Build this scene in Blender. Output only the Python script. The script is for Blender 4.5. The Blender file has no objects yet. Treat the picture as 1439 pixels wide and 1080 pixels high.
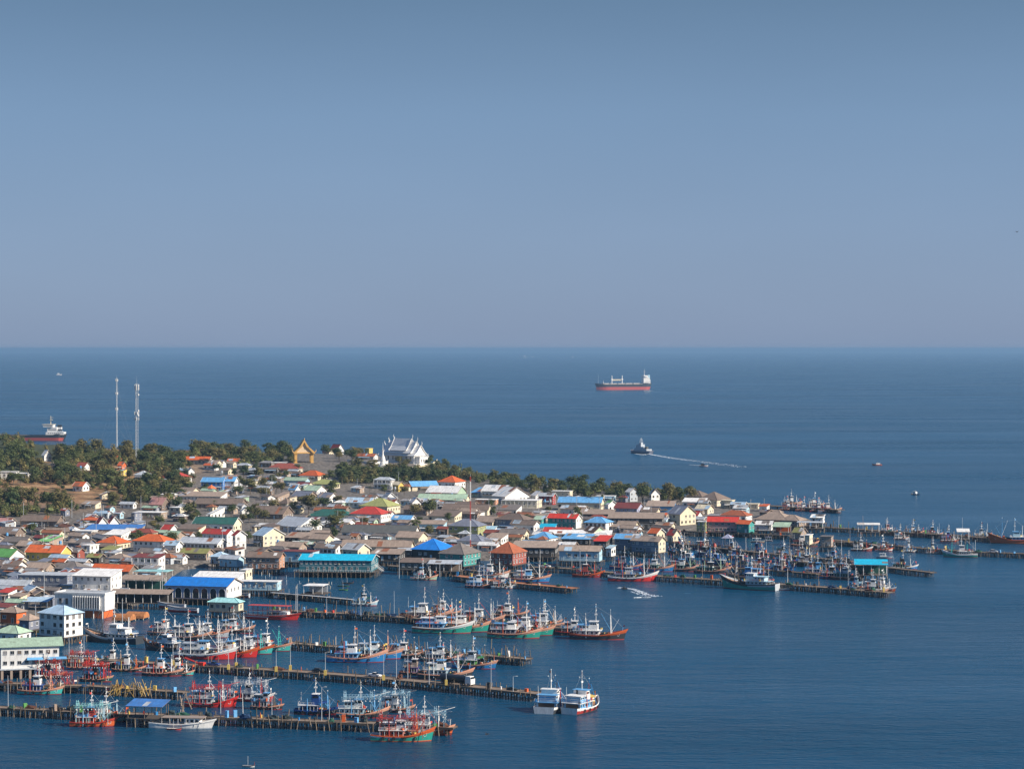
import bpy, math, random
import numpy as np
from mathutils import Vector, Matrix, noise as mnoise
R = math.radians
random.seed(7)
S = bpy.context.scene
COL = S.collection

# ---------------------------------------------------------------- camera, sky, sun, exposure
F = 3200.0                 # focal length in photograph pixels (1439 wide)
CX, HY, CH = 719.5, 489.5, 110.0
cam_d = bpy.data.cameras.new('camera'); cam = bpy.data.objects.new('camera', cam_d); COL.objects.link(cam)
cam.location = (0, 0, CH); cam.rotation_euler = (R(90), 0, 0)
cam_d.sensor_width = 36; cam_d.lens = F/1439*36; cam_d.shift_y = (HY-540)/1439
cam_d.clip_start = 1; cam_d.clip_end = 250000
S.camera = cam
SUN_EL, SUN_AZ = 32.0, 110.0
world = bpy.data.worlds.new('World'); S.world = world; world.use_nodes = True
wn = world.node_tree; wn.nodes.clear()
sky = wn.nodes.new('ShaderNodeTexSky'); sky.sky_type = 'NISHITA'; sky.sun_disc = False
sky.sun_elevation = R(SUN_EL); sky.sun_rotation = R(SUN_AZ); sky.altitude = 100
sky.air_density = 1.0; sky.dust_density = 0.9; sky.ozone_density = 2.5
tint = wn.nodes.new('ShaderNodeMix'); tint.data_type = 'RGBA'; tint.blend_type = 'MULTIPLY'; tint.inputs[0].default_value = 1
tint.inputs[7].default_value = (0.62, 0.74, 1.0, 1)
bg = wn.nodes.new('ShaderNodeBackground'); bg.inputs[1].default_value = 0.017
wo = wn.nodes.new('ShaderNodeOutputWorld')
wn.links.new(sky.outputs[0], tint.inputs[6]); wn.links.new(tint.outputs[2], bg.inputs[0])
# the hazy part of the sky: pale lavender blue low down, deeper blue towards the zenith
wtc = wn.nodes.new('ShaderNodeTexCoord'); wsp = wn.nodes.new('ShaderNodeSeparateXYZ'); wcr = wn.nodes.new('ShaderNodeValToRGB'); bg2 = wn.nodes.new('ShaderNodeBackground'); wad = wn.nodes.new('ShaderNodeAddShader')
wn.links.new(wtc.outputs['Generated'], wsp.inputs[0]); wn.links.new(wsp.outputs[2], wcr.inputs[0]); wnz = wn.nodes.new('ShaderNodeTexNoise'); wnz.inputs['Scale'].default_value = 7; wnz.inputs['Detail'].default_value = 4; wmp = wn.nodes.new('ShaderNodeMapping'); wmp.inputs['Scale'].default_value = (1, 1, 3.5)
wmr = wn.nodes.new('ShaderNodeMapRange'); wmr.inputs[3].default_value = .95; wmr.inputs[4].default_value = 1.05; wsc = wn.nodes.new('ShaderNodeVectorMath'); wsc.operation = 'SCALE'
wn.links.new(wtc.outputs['Generated'], wmp.inputs[0]); wn.links.new(wmp.outputs[0], wnz.inputs['Vector']); wn.links.new(wnz.outputs[0], wmr.inputs[0]); wn.links.new(wcr.outputs[0], wsc.inputs[0]); wn.links.new(wmr.outputs[0], wsc.inputs['Scale']); wn.links.new(wsc.outputs[0], bg2.inputs[0])
wcr.color_ramp.elements[0].position = 0.0; wcr.color_ramp.elements[0].color = (.142, .188, .284, 1); wcr.color_ramp.elements[1].position = 1.0; wcr.color_ramp.elements[1].color = (.02, .07, .20, 1)
for p_, c_ in ((.05, (.132, .187, .284)), (.10, (.110, .172, .262)), (.16, (.066, .114, .170)), (.4, (.022, .07, .145))):
    e_ = wcr.color_ramp.elements.new(p_); e_.color = (*c_, 1)
wn.links.new(bg.outputs[0], wad.inputs[0]); wn.links.new(bg2.outputs[0], wad.inputs[1]); wn.links.new(wad.outputs[0], wo.inputs[0])
sd = bpy.data.lights.new('sun', 'SUN'); sd.energy = 5.0; sd.angle = R(0.5); sd.color = (1, 0.90, 0.77)
sun = bpy.data.objects.new('sun', sd); COL.objects.link(sun)
sdir = Vector((math.sin(R(SUN_AZ))*math.cos(R(SUN_EL)), math.cos(R(SUN_AZ))*math.cos(R(SUN_EL)), math.sin(R(SUN_EL))))
sun.rotation_euler = sdir.to_track_quat('Z', 'Y').to_euler()
S.view_settings.view_transform = 'Standard'; S.view_settings.look = 'None'
S.view_settings.exposure = 0.5; S.view_settings.gamma = 1.0
S.cycles.max_bounces = 5; S.cycles.diffuse_bounces = 2; S.cycles.glossy_bounces = 3; S.cycles.volume_bounces = 1
S.cycles.use_denoising = True

# ---------------------------------------------------------------- helpers
def srgb(r, g, b):
    f = lambda c: (c/255/12.92 if c/255 <= .04045 else ((c/255+.055)/1.055)**2.4)
    return (f(r), f(g), f(b))
def P(px, py, z=0.0):
    Y = F*(CH-z)/(py-HY); return Vector(((px-CX)*Y/F, Y, z))
def pix(v):
    return (CX+F*v[0]/v[1], HY+F*(CH-v[2])/v[1])
MATS = {}
def mat(name, col, rough=.7, var=.25, scale=.6, metal=0.0, sheet=0.0, dirt=0.0, rand=0.0, bump=0.0):
    if name in MATS: return MATS[name]
    m = bpy.data.materials.new(name); m.use_nodes = True; MATS[name] = m
    nt = m.node_tree; N = nt.nodes; L = nt.links
    b = N['Principled BSDF']; b.inputs['Roughness'].default_value = rough; b.inputs['Metallic'].default_value = metal
    tc = N.new('ShaderNodeTexCoord'); oi = N.new('ShaderNodeObjectInfo')
    add = N.new('ShaderNodeVectorMath'); add.operation = 'ADD'
    sc = N.new('ShaderNodeMath'); sc.operation = 'MULTIPLY'; sc.inputs[1].default_value = 97.0
    L.new(oi.outputs['Random'], sc.inputs[0]); L.new(tc.outputs['Object'], add.inputs[0]); L.new(sc.outputs[0], add.inputs[1])
    nz = N.new('ShaderNodeTexNoise'); nz.inputs['Scale'].default_value = scale; nz.inputs['Detail'].default_value = 5; nz.inputs['Roughness'].default_value = .65
    L.new(add.outputs[0], nz.inputs['Vector'])
    mr = N.new('ShaderNodeMapRange'); mr.inputs[1].default_value = .25; mr.inputs[2].default_value = .75
    mr.inputs[3].default_value = 1-var; mr.inputs[4].default_value = 1+var
    L.new(nz.outputs[0], mr.inputs[0])
    val = mr.outputs[0]
    if rand:
        r2 = N.new('ShaderNodeMapRange'); r2.inputs[3].default_value = 1-rand; r2.inputs[4].default_value = 1+rand
        L.new(oi.outputs['Random'], r2.inputs[0])
        mu = N.new('ShaderNodeMath'); mu.operation = 'MULTIPLY'; L.new(val, mu.inputs[0]); L.new(r2.outputs[0], mu.inputs[1]); val = mu.outputs[0]
    if sheet:
        bt = N.new('ShaderNodeTexBrick'); bt.inputs['Color1'].default_value = (1-sheet,)*3+(1,); bt.inputs['Color2'].default_value = (1+sheet,)*3+(1,)
        bt.inputs['Mortar'].default_value = (1-sheet*1.6,)*3+(1,); bt.inputs['Scale'].default_value = 1; bt.inputs['Mortar Size'].default_value = .06
        bt.inputs['Brick Width'].default_value = 1.1; bt.inputs['Row Height'].default_value = 2.1; bt.inputs['Bias'].default_value = 0
        L.new(add.outputs[0], bt.inputs['Vector'])
        mu = N.new('ShaderNodeMath'); mu.operation = 'MULTIPLY'; L.new(val, mu.inputs[0]); L.new(bt.outputs[0], mu.inputs[1]); val = mu.outputs[0]
    vm = N.new('ShaderNodeVectorMath'); vm.operation = 'SCALE'; vm.inputs[0].default_value = col
    L.new(val, vm.inputs['Scale'])
    out = vm.outputs[0]
    if dirt:
        n2 = N.new('ShaderNodeTexNoise'); n2.inputs['Scale'].default_value = .35; n2.inputs['Detail'].default_value = 8; n2.inputs['Roughness'].default_value = .75
        mp = N.new('ShaderNodeMapping'); mp.inputs['Scale'].default_value = (3.2, 3.2, .8) if not sheet else (3.0, .6, 1)
        L.new(add.outputs[0], mp.inputs[0]); L.new(mp.outputs[0], n2.inputs['Vector'])
        cr = N.new('ShaderNodeMapRange'); cr.inputs[1].default_value = .5; cr.inputs[2].default_value = .72; cr.inputs[3].default_value = 0; cr.inputs[4].default_value = dirt
        L.new(n2.outputs[0], cr.inputs[0])
        mx = N.new('ShaderNodeMix'); mx.data_type = 'RGBA'; mx.inputs[7].default_value = (.10, .075, .055, 1)
        L.new(cr.outputs[0], mx.inputs[0]); L.new(out, mx.inputs[6]); out = mx.outputs[2]
    L.new(out, b.inputs['Base Color'])
    if bump:
        bp = N.new('ShaderNodeBump'); bp.inputs['Strength'].default_value = bump; bp.inputs['Distance'].default_value = .1
        L.new(nz.outputs[0], bp.inputs['Height']); L.new(bp.outputs[0], b.inputs['Normal'])
    return m

PAL = {  # real base colours
 'orange': (.62, .13, .03), 'red': (.50, .055, .035), 'redbrown': (.30, .075, .05), 'terracotta': (.42, .12, .05), 'brightred': (.62, .045, .025),
 'darkred': (.33, .03, .025), 'maroon': (.20, .045, .04), 'brown': (.20, .15, .12), 'darkbrown': (.085, .05, .035), 'tan': (.36, .275, .215),
 'greybrown': (.19, .165, .15), 'grey': (.30, .295, .30), 'darkgrey': (.10, .105, .10), 'lightgrey': (.46, .50, .54), 'bluegrey': (.19, .21, .27),
 'skyblue': (.13, .38, .68), 'blue': (.05, .19, .50), 'cobalt': (.015, .21, .68), 'darkblue': (.02, .07, .25), 'paleblue': (.42, .58, .72), 'turquoise': (.01, .47, .70), 'darkteal': (.025, .15, .19),
 'teal': (.05, .30, .28), 'darkgreen': (.02, .11, .09), 'green': (.10, .30, .08), 'brightgreen': (.22, .55, .18), 'palegreen': (.38, .52, .38),
 'olive': (.28, .28, .09), 'olivegreen': (.34, .36, .13), 'white': (.80, .79, .76), 'cream': (.70, .62, .45), 'yellow': (.66, .48, .12), 'pink': (.55, .28, .25),
 'salmon': (.55, .28, .17), 'lilac': (.38, .40, .55), 'lightblue': (.38, .58, .68), 'dark': (.05, .048, .045), 'black': (.012, .012, .014), 'gold': (.42, .27, .07),
 'rust': (.30, .11, .05), 'wood': (.17, .13, .095), 'darkwood': (.075, .06, .05), 'paleturquoise': (.35, .68, .68), 'hullgreen': (.02, .32, .25), 'hullteal': (.06, .50, .45),
 'hullred': (.60, .03, .025), 'hullblue': (.02, .20, .48), 'hulldark': (.035, .042, .05), 'orangered': (.62, .12, .03), 'peach': (.70, .36, .24), 'purple': (.12, .08, .25), 'shipred': (.50, .10, .085)}
WORD = {'skyblue': 'sky blue', 'bluegrey': 'blue grey', 'redbrown': 'red brown', 'brightred': 'bright red', 'darkred': 'dark red', 'darkbrown': 'dark brown', 'greybrown': 'grey brown',
 'darkgrey': 'dark grey', 'lightgrey': 'light grey', 'darkblue': 'dark blue', 'paleblue': 'pale blue', 'darkgreen': 'dark green', 'brightgreen': 'bright green', 'palegreen': 'pale green',
 'olivegreen': 'olive green', 'lightblue': 'light blue', 'paleturquoise': 'pale turquoise', 'hullgreen': 'green', 'hullteal': 'turquoise', 'hullred': 'red', 'hullblue': 'blue', 'hulldark': 'dark', 'orangered': 'orange red'}
def W(c): return WORD.get(c, c)
def _x(): pass
def roofm(c): return mat('roof_'+c, PAL[c], .55 if c in ('orange','red','cobalt','turquoise') else .75, .16, .5, sheet=.10, dirt=.28 if c in ('orange','cobalt','turquoise','brightred','brightgreen') else .5, rand=.10)
def wallm(c): return mat('wall_'+c, PAL[c], .85, .10, .7, dirt=.45, rand=.06)
def paint(c): return mat('paint_'+c, PAL[c], .45, .14, 1.4, dirt=.38, rand=.08)
def clean(c): return mat('clean_'+c, PAL[c], .4, .06, 1.0)
BDECK = mat('boat_deck', (.34, .19, .11), .9, .4, 1.5, rand=.3)
GLASSES = None
WOOD = mat('weathered_wood', PAL['wood'], .9, .4, 2.5, rand=.3)
PILE = mat('pile_wood', (.20, .155, .11), .9, .35, 1.5, rand=.45)
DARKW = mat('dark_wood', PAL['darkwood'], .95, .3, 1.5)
DECKM = mat('pier_deck', (.23, .17, .125), .95, .35, .9, dirt=.4)
GLASS = mat('window_glass', (.02, .028, .035), .12, .1, 1)
NET = mat('net', (.03, .05, .055), .95, .5, 3, rand=.4)
STEEL = mat('galvanised', (.42, .44, .46), .5, .15, 2, metal=.3)
RUBBER = mat('rubber', (.015, .015, .016), .8, .2, 2)

class MB:
    def __init__(s): s.v = []; s.f = []; s.m = []; s.mats = []
    def mi(s, m):
        if m not in s.mats: s.mats.append(m)
        return s.mats.index(m)
    def poly(s, pts, m):
        b = len(s.v); s.v += [tuple(p) for p in pts]; s.f.append(tuple(range(b, b+len(pts)))); s.m.append(s.mi(m)); return s
    def add(s, vs, fs, m):
        b = len(s.v); s.v += [tuple(p) for p in vs]; i = s.mi(m)
        for f in fs: s.f.append(tuple(q+b for q in f)); s.m.append(i)
        return s
    def box(s, x0, x1, y0, y1, z0, z1, m):
        return s.add([(x0,y0,z0),(x1,y0,z0),(x1,y1,z0),(x0,y1,z0),(x0,y0,z1),(x1,y0,z1),(x1,y1,z1),(x0,y1,z1)],
                     [(0,3,2,1),(4,5,6,7),(0,1,5,4),(1,2,6,5),(2,3,7,6),(3,0,4,7)], m)
    def tube(s, p0, p1, r0, m, r1=None, n=6):
        p0 = Vector(p0); p1 = Vector(p1); r1 = r0 if r1 is None else r1
        d = (p1-p0).normalized(); a = d.orthogonal().normalized(); c = d.cross(a)
        vs = []
        for p, r in ((p0, r0), (p1, r1)):
            for k in range(n):
                t = 2*math.pi*k/n; vs.append(p + a*math.cos(t)*r + c*math.sin(t)*r)
        fs = [(k, (k+1) % n, n+(k+1) % n, n+k) for k in range(n)] + [tuple(range(n))[::-1], tuple(range(n, 2*n))]
        return s.add(vs, fs, m)
    def loft(s, rings, m, cap=True, closed=True):
        n = len(rings[0]); vs = [p for r in rings for p in r]; fs = []
        for j in range(len(rings)-1):
            for k in range(n if closed else n-1):
                fs.append((j*n+k, j*n+(k+1) % n, (j+1)*n+(k+1) % n, (j+1)*n+k))
        if cap: fs += [tuple(range(n))[::-1], tuple(range((len(rings)-1)*n, len(rings)*n))]
        return s.add(vs, fs, m)
    def blob(s, c, r, m, seed=0, n=8, rings=5, amp=.25, half=False):
        vs = []; fs = []
        for i in range(rings+1):
            ph = (math.pi/2 if half else math.pi)*i/rings
            for k in range(n):
                th = 2*math.pi*k/n
                d = Vector((math.sin(ph)*math.cos(th), math.sin(ph)*math.sin(th), math.cos(ph)))
                q = 1+amp*mnoise.noise(d*2.1+Vector((seed*3.7, seed*1.3, 0)))*1.6
                vs.append((c[0]+d.x*r[0]*q, c[1]+d.y*r[1]*q, c[2]+d.z*r[2]*q))
        for i in range(rings):
            for k in range(n): fs.append((i*n+k, i*n+(k+1) % n, (i+1)*n+(k+1) % n, (i+1)*n+k))
        return s.add(vs, fs, m)
    def mesh(s, name):
        me = bpy.data.meshes.new(name); me.from_pydata(s.v, [], s.f)
        for m in s.mats: me.materials.append(m)
        if len(s.mats) > 1: me.polygons.foreach_set('material_index', s.m)
        me.update(); return me
    def build(s, name, parent=None, loc=(0,0,0), rz=0.0):
        o = bpy.data.objects.new(name, s.mesh(name)); COL.objects.link(o)
        if parent: o.parent = parent
        o.location = loc; o.rotation_euler = (0, 0, rz); return o
def inst(name, me, parent=None, loc=(0,0,0), rot=(0,0,0), sc=(1,1,1)):
    o = bpy.data.objects.new(name, me); COL.objects.link(o)
    if parent: o.parent = parent
    o.location = loc; o.rotation_euler = rot; o.scale = sc; return o
AUTO = []
def reg(o, K, cat, group=None, label=None, at=None):
    o['category'] = cat
    if group: o['group'] = group
    if label: o['label'] = label
    else: AUTO.append((o, K, at))
    return o
def thing(name, loc, rz, K, cat, group=None, label=None):
    o = bpy.data.objects.new(name, None); COL.objects.link(o); o.empty_display_size = 1
    o.location = loc; o.rotation_euler = (0, 0, rz)
    return reg(o, K, cat, group, label)
def tree_copy(o, loc, rz=None):
    c = o.copy(); COL.objects.link(c); c.location = loc
    if rz is not None: c.rotation_euler = (0, 0, rz)
    for ch in o.children:
        d = ch.copy(); COL.objects.link(d); d.parent = c
        for g in ch.children:
            e = g.copy(); COL.objects.link(e); e.parent = d
    return c

# ---------------------------------------------------------------- terrain
COAST = [(-500,890),(0,880),(60,870),(130,862),(200,850),(240,814),(262,800),(400,787),(520,787),(700,788),(800,782),(930,764),(980,748),(1110,743),(1160,738),(1140,730),(1080,718),(1000,704),(940,697),(800,688),(700,677),(640,667)]
cpoly = [P(x, y)[:2] for x, y in COAST] + [((600-CX)*2080/F, 2080), ((500-CX)*2280/F, 2280), ((300-CX)*2350/F, 2350), ((-100-CX)*2250/F, 2250), ((-500-CX)*2200/F, 2200)]
cp = np.array(cpoly)
def coast_sd(X, Y):
    X = np.atleast_1d(X).astype(float); Y = np.atleast_1d(Y).astype(float)
    dmin = np.full(X.shape, 1e9); ins = np.zeros(X.shape, bool)
    for i in range(len(cp)):
        a = cp[i]; b = cp[(i+1) % len(cp)]; e = b-a
        t = np.clip(((X-a[0])*e[0]+(Y-a[1])*e[1])/(e@e), 0, 1)
        dmin = np.minimum(dmin, np.hypot(X-a[0]-t*e[0], Y-a[1]-t*e[1]))
        c = ((a[1] > Y) != (b[1] > Y)) & (X < (b[0]-a[0])*(Y-a[1])/((b[1]-a[1]) or 1e-9)+a[0])
        ins ^= c
    return np.where(ins, dmin, -dmin)
RY = np.array([1400, 1500, 1600, 1700, 1800, 1900, 2050, 2200, 2400.])
RX = np.array([-400, 0, 100, 200, 300, 430, 560, 640, 720.])
RZ = np.array([[2.4]*9, [9,7,6,5,4,3,3,2.4,2.4], [19,16,13,8,6,4,3,2.4,2.4], [28,27,18,13,8.5,6.5,4,3,2.4], [34,34,23,18,13,10,8,4,3],
               [33,33,23,19,17,16,14.5,6,2], [28,26,22,18,18,15,12,3,0], [10,8,8,8,8,6,4,0,0], [0]*9])
def terr(X, Y):
    X = np.atleast_1d(X).astype(float); Y = np.atleast_1d(Y).astype(float)
    px = CX+F*X/Y
    fx = np.interp(px, RX, np.arange(9)); fy = np.interp(Y, RY, np.arange(9))
    ix = np.minimum(fx.astype(int), 7); iy = np.minimum(fy.astype(int), 7); tx = fx-ix; ty = fy-iy
    tx = tx*tx*(3-2*tx); 
    z = (RZ[iy,ix]*(1-tx)+RZ[iy,ix+1]*tx)*(1-ty)+(RZ[iy+1,ix]*(1-tx)+RZ[iy+1,ix+1]*tx)*ty
    s = np.clip((coast_sd(X, Y)+6)/14, 0, 1); s = s*s*(3-2*s)
    return -3+(z+3)*s
SDG = {}
def _bil(arr, X, Y):
    fx = (X-xs[0])/6.0; fy = (Y-ys[0])/6.0
    fx = min(max(fx, 0), nx-1.001); fy = min(max(fy, 0), ny-1.001); i = int(fx); j = int(fy); a = fx-i; b = fy-j
    return (arr[j][i]*(1-a)+arr[j][i+1]*a)*(1-b)+(arr[j+1][i]*(1-a)+arr[j+1][i+1]*a)*b
def gz(X, Y): return _bil(ZL, X, Y)
def csd(X, Y): return _bil(SL, X, Y)
def G(px, py, h=0.0):
    """point on the ground (or h above it) seen at pixel px,py"""
    z = 2.4
    for _ in range(12):
        p = P(px, py, z+h); z = .5*z+.5*max(gz(p.x, p.y), -3)
    p = P(px, py, max(z, 0)+h); return Vector((p.x, p.y, z))

xs = np.arange(-640, 560, 6.0); ys = np.arange(850, 2460, 6.0)
GX, GY = np.meshgrid(xs, ys); GZ = terr(GX.ravel(), GY.ravel())
rng = np.random.RandomState(3)
hill = np.clip((GZ-5)/10, 0, 1); GZ = GZ+hill*np.array([mnoise.noise(Vector((x*.03, y*.03, 0)))*2.0+mnoise.noise(Vector((x*.12, y*.12, 5)))*.6 for x, y in zip(GX.ravel(), GY.ravel())])
nx = len(xs); ny = len(ys)
ZL = GZ.reshape(ny, nx).tolist(); SL = coast_sd(GX.ravel(), GY.ravel()).reshape(ny, nx).tolist()
keep = np.ones(nx*ny, bool)
fl = [(j*nx+i, j*nx+i+1, (j+1)*nx+i+1, (j+1)*nx+i) for j in range(ny-1) for i in range(nx-1) if max(GZ[j*nx+i], GZ[j*nx+i+1], GZ[(j+1)*nx+i], GZ[(j+1)*nx+i+1]) > -2.9]
gm = bpy.data.meshes.new('ground'); gm.from_pydata(np.stack([GX.ravel(), GY.ravel(), GZ], 1).tolist(), [], fl); gm.update()
gm.polygons.foreach_set('use_smooth', [True]*len(fl))
ground = bpy.data.objects.new('ground', gm); COL.objects.link(ground); ground['kind'] = 'structure'
m = bpy.data.materials.new('ground_soil'); m.use_nodes = True; nt = m.node_tree; N = nt.nodes; L = nt.links
b = N['Principled BSDF']; b.inputs['Roughness'].default_value = .95
ge = N.new('ShaderNodeNewGeometry'); sp = N.new('ShaderNodeSeparateXYZ'); L.new(ge.outputs['Position'], sp.inputs[0])
n1 = N.new('ShaderNodeTexNoise'); n1.inputs['Scale'].default_value = .035; n1.inputs['Detail'].default_value = 8; n1.inputs['Roughness'].default_value = .7
L.new(ge.outputs['Position'], n1.inputs['Vector'])
n2 = N.new('ShaderNodeTexNoise'); n2.inputs['Scale'].default_value = .5; n2.inputs['Detail'].default_value = 6; L.new(ge.outputs['Position'], n2.inputs['Vector'])
cr = N.new('ShaderNodeValToRGB'); e = cr.color_ramp.elements; e[0].position = .46; e[0].color = (.035, .045, .016, 1); e[1].position = .58; e[1].color = (.26, .135, .06, 1)
e2 = cr.color_ramp.elements.new(.68); e2.color = (.34, .22, .11, 1)
dz1 = N.new('ShaderNodeMapRange'); dz1.inputs[1].default_value = 17; dz1.inputs[2].default_value = 24; dz1.inputs[3].default_value = .08; dz1.inputs[4].default_value = -.12; L.new(sp.outputs[2], dz1.inputs[0])
dz2 = N.new('ShaderNodeMath'); dz2.operation = 'ADD'; L.new(n1.outputs[0], dz2.inputs[0]); L.new(dz1.outputs[0], dz2.inputs[1]); L.new(dz2.outputs[0], cr.inputs[0])
cr2 = N.new('ShaderNodeValToRGB'); e = cr2.color_ramp.elements; e[0].position = .3; e[0].color = (.07, .062, .052, 1); e[1].position = .7; e[1].color = (.20, .175, .15, 1)
L.new(n2.outputs[0], cr2.inputs[0])
hm = N.new('ShaderNodeMapRange'); hm.inputs[1].default_value = 4; hm.inputs[2].default_value = 8; L.new(sp.outputs[2], hm.inputs[0])
mx = N.new('ShaderNodeMix'); mx.data_type = 'RGBA'; hx = N.new('ShaderNodeMapRange'); hx.inputs[1].default_value = -235; hx.inputs[2].default_value = -270; L.new(sp.outputs[0], hx.inputs[0]); hmu = N.new('ShaderNodeMath'); hmu.operation = 'MULTIPLY'; L.new(hm.outputs[0], hmu.inputs[0]); L.new(hx.outputs[0], hmu.inputs[1])
L.new(hmu.outputs[0], mx.inputs[0]); L.new(cr2.outputs[0], mx.inputs[6]); L.new(cr.outputs[0], mx.inputs[7])
mm = N.new('ShaderNodeMix'); mm.data_type = 'RGBA'; mm.blend_type = 'MULTIPLY'; mm.inputs[0].default_value = .6; L.new(mx.outputs[2], mm.inputs[6])
g2 = N.new('ShaderNodeMapRange'); g2.inputs[1].default_value = .3; g2.inputs[2].default_value = .6; g2.inputs[3].default_value = .45; g2.inputs[4].default_value = 1.3; L.new(n2.outputs[0], g2.inputs[0]); L.new(g2.outputs[0], mm.inputs[7])
L.new(mm.outputs[2], b.inputs['Base Color']); gm.materials.append(m)

# sea: one sheet out past the horizon
def sea_material():
    m = bpy.data.materials.new('sea_water'); m.use_nodes = True; nt = m.node_tree; N = nt.nodes; L = nt.links
    b = N['Principled BSDF']; b.inputs['IOR'].default_value = 1.333; b.inputs['Specular IOR Level'].default_value = .37
    ge = N.new('ShaderNodeNewGeometry')
    def nz(scale, sx, sy, rot, det, ro=.6):
        mp = N.new('ShaderNodeMapping'); mp.inputs['Rotation'].default_value = (0, 0, R(rot)); mp.inputs['Scale'].default_value = (sx, sy, 1)
        L.new(ge.outputs['Position'], mp.inputs[0])
        n = N.new('ShaderNodeTexNoise'); n.inputs['Scale'].default_value = scale; n.inputs['Detail'].default_value = det; n.inputs['Roughness'].default_value = ro
        L.new(mp.outputs[0], n.inputs['Vector']); return n.outputs[0]
    small = nz(.55, .55, 1.0, 14, 4, .55); mid = nz(.10, .35, 1.0, 8, 4); big = nz(.0035, .30, 1.0, 12, 5, .6); cur = nz(.009, .22, 1.0, -9, 6, .65)
    ad = N.new('ShaderNodeMath'); ad.operation = 'MULTIPLY_ADD'; ad.inputs[1].default_value = 3.0; L.new(mid, ad.inputs[0]); L.new(small, ad.inputs[2])
    bp = N.new('ShaderNodeBump'); bp.inputs['Distance'].default_value = .75; bp.inputs['Strength'].default_value = .55
    # wind streaks: calm and ruffled water
    st = N.new('ShaderNodeMapRange'); st.inputs[1].default_value = .35; st.inputs[2].default_value = .65; st.inputs[3].default_value = .55; st.inputs[4].default_value = 1.0; L.new(cur, st.inputs[0])
    L.new(st.outputs[0], bp.inputs['Strength'])
    L.new(ad.outputs[0], bp.inputs['Height']); L.new(bp.outputs[0], b.inputs['Normal'])
    rg = N.new('ShaderNodeMapRange'); rg.inputs[1].default_value = .3; rg.inputs[2].default_value = .7; rg.inputs[3].default_value = .19; rg.inputs[4].default_value = .30; L.new(cur, rg.inputs[0])
    L.new(rg.outputs[0], b.inputs['Roughness'])
    cr = N.new('ShaderNodeValToRGB'); e = cr.color_ramp.elements; e[0].position = .35; e[0].color = SEA0; e[1].position = .65; e[1].color = SEA1
    L.new(big, cr.inputs[0]); L.new(cr.outputs[0], b.inputs['Base Color'])
    return m
SEA0 = (.002, .042, .090, 1); SEA1 = (.003, .064, .138, 1)
sea = MB(); SEAM = sea_material()
rr = [0, 300, 600, 1200, 2500, 5000, 12000, 28000, 60000]; nseg = 96
vs = [(0, 0, 0)]; fs = []
for r in rr[1:]:
    for k in range(nseg): vs.append((r*math.cos(2*math.pi*k/nseg), r*math.sin(2*math.pi*k/nseg), 0))
for k in range(nseg): fs.append((0, 1+k, 1+(k+1) % nseg))
for j in range(len(rr)-2):
    for k in range(nseg):
        a = 1+j*nseg; fs.append((a+k, a+nseg+k, a+nseg+(k+1) % nseg, a+(k+1) % nseg))
sea.add(vs, fs, SEAM); so = sea.build('sea_water'); so['kind'] = 'structure'
# the air
hz = MB(); hm_ = bpy.data.materials.new('haze_air'); hm_.use_nodes = True; hm_.node_tree.nodes.clear()
vo = hm_.node_tree.nodes.new('ShaderNodeVolumePrincipled'); ou = hm_.node_tree.nodes.new('ShaderNodeOutputMaterial')
vo.inputs['Density'].default_value = 5.0e-5; vo.inputs['Color'].default_value = (.27, .46, .67, 1); vo.inputs['Anisotropy'].default_value = .1
hm_.node_tree.links.new(vo.outputs[0], ou.inputs['Volume'])
hz.box(-62000, 62000, -62000, 62000, -6, 118, hm_); ho = hz.build('haze'); ho['kind'] = 'stuff'
# ---------------------------------------------------------------- houses
_WM = {}
_wr = random.Random(5)
def window_mesh(w, h, frame='white'):
    g_ = _wr.choice([0, 0, 0, 1, 2, 3]); GLASS_ = (GLASS, clean('grey'), clean('wood'), mat('curtain', (.45, .42, .36), .8, .2, 3))[g_]
    k = ('w', round(w, 1), round(h, 1), frame, g_)
    if k not in _WM:
        b = MB(); f = clean(frame); t = .09
        b.box(-w/2, w/2, -.03, .05, -h/2, h/2 if g_ != 3 else 0, GLASS_)
        if g_ == 3: b.box(-w/2, w/2, -.028, .05, .002, h/2, GLASS)
        b.box(-w/2-.15, w/2+.15, -.16, .05, -h/2-.2, -h/2-.1, clean('lightgrey'))
        for x0, x1, z0, z1 in ((-w/2-t, -w/2, -h/2-t, h/2+t), (w/2, w/2+t, -h/2-t, h/2+t), (-w/2, w/2, h/2, h/2+t), (-w/2, w/2, -h/2-t, -h/2), (-.04, .04, -h/2, h/2)):
            b.box(x0, x1, -.10, .05, z0, z1, f)
        _WM[k] = b.mesh('window')
    return _WM[k]
def door_mesh(c):
    k = ('d', c)
    if k not in _WM:
        b = MB(); b.box(-.45, .45, -.05, .04, 0, 2.0, paint(c)); b.box(-.55, -.45, -.09, .05, 0, 2.1, clean('white')); b.box(.45, .55, -.09, .05, 0, 2.1, clean('white')); b.box(-.45, .45, -.09, .05, 2.0, 2.1, clean('white'))
        _WM[k] = b.mesh('door')
    return _WM[k]
def post_mesh(h, r=.13, m=None):
    k = ('p', round(h, 1), r, m.name if m else '')
    if k not in _WM:
        b = MB(); b.tube((0,0,0), (0,0,h), r, m or PILE, n=6); _WM[k] = b.mesh('post')
    return _WM[k]
def aircon():
    if 'ac' not in _WM:
        b = MB(); b.box(-.42, .42, -.2, .2, 0, .6, clean('cream')); b.tube((-.08, -.21, .3), (-.08, -.2, .3), .22, clean('dark'), n=8); _WM['ac'] = b.mesh('air_conditioner')
    return _WM['ac']
FOOT = []       # footprints (x, y, radius)
HK = {'g': 'gabled', 'h': 'hip roofed', 's': 'lean-to roofed', 'f': 'flat roofed'}
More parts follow.
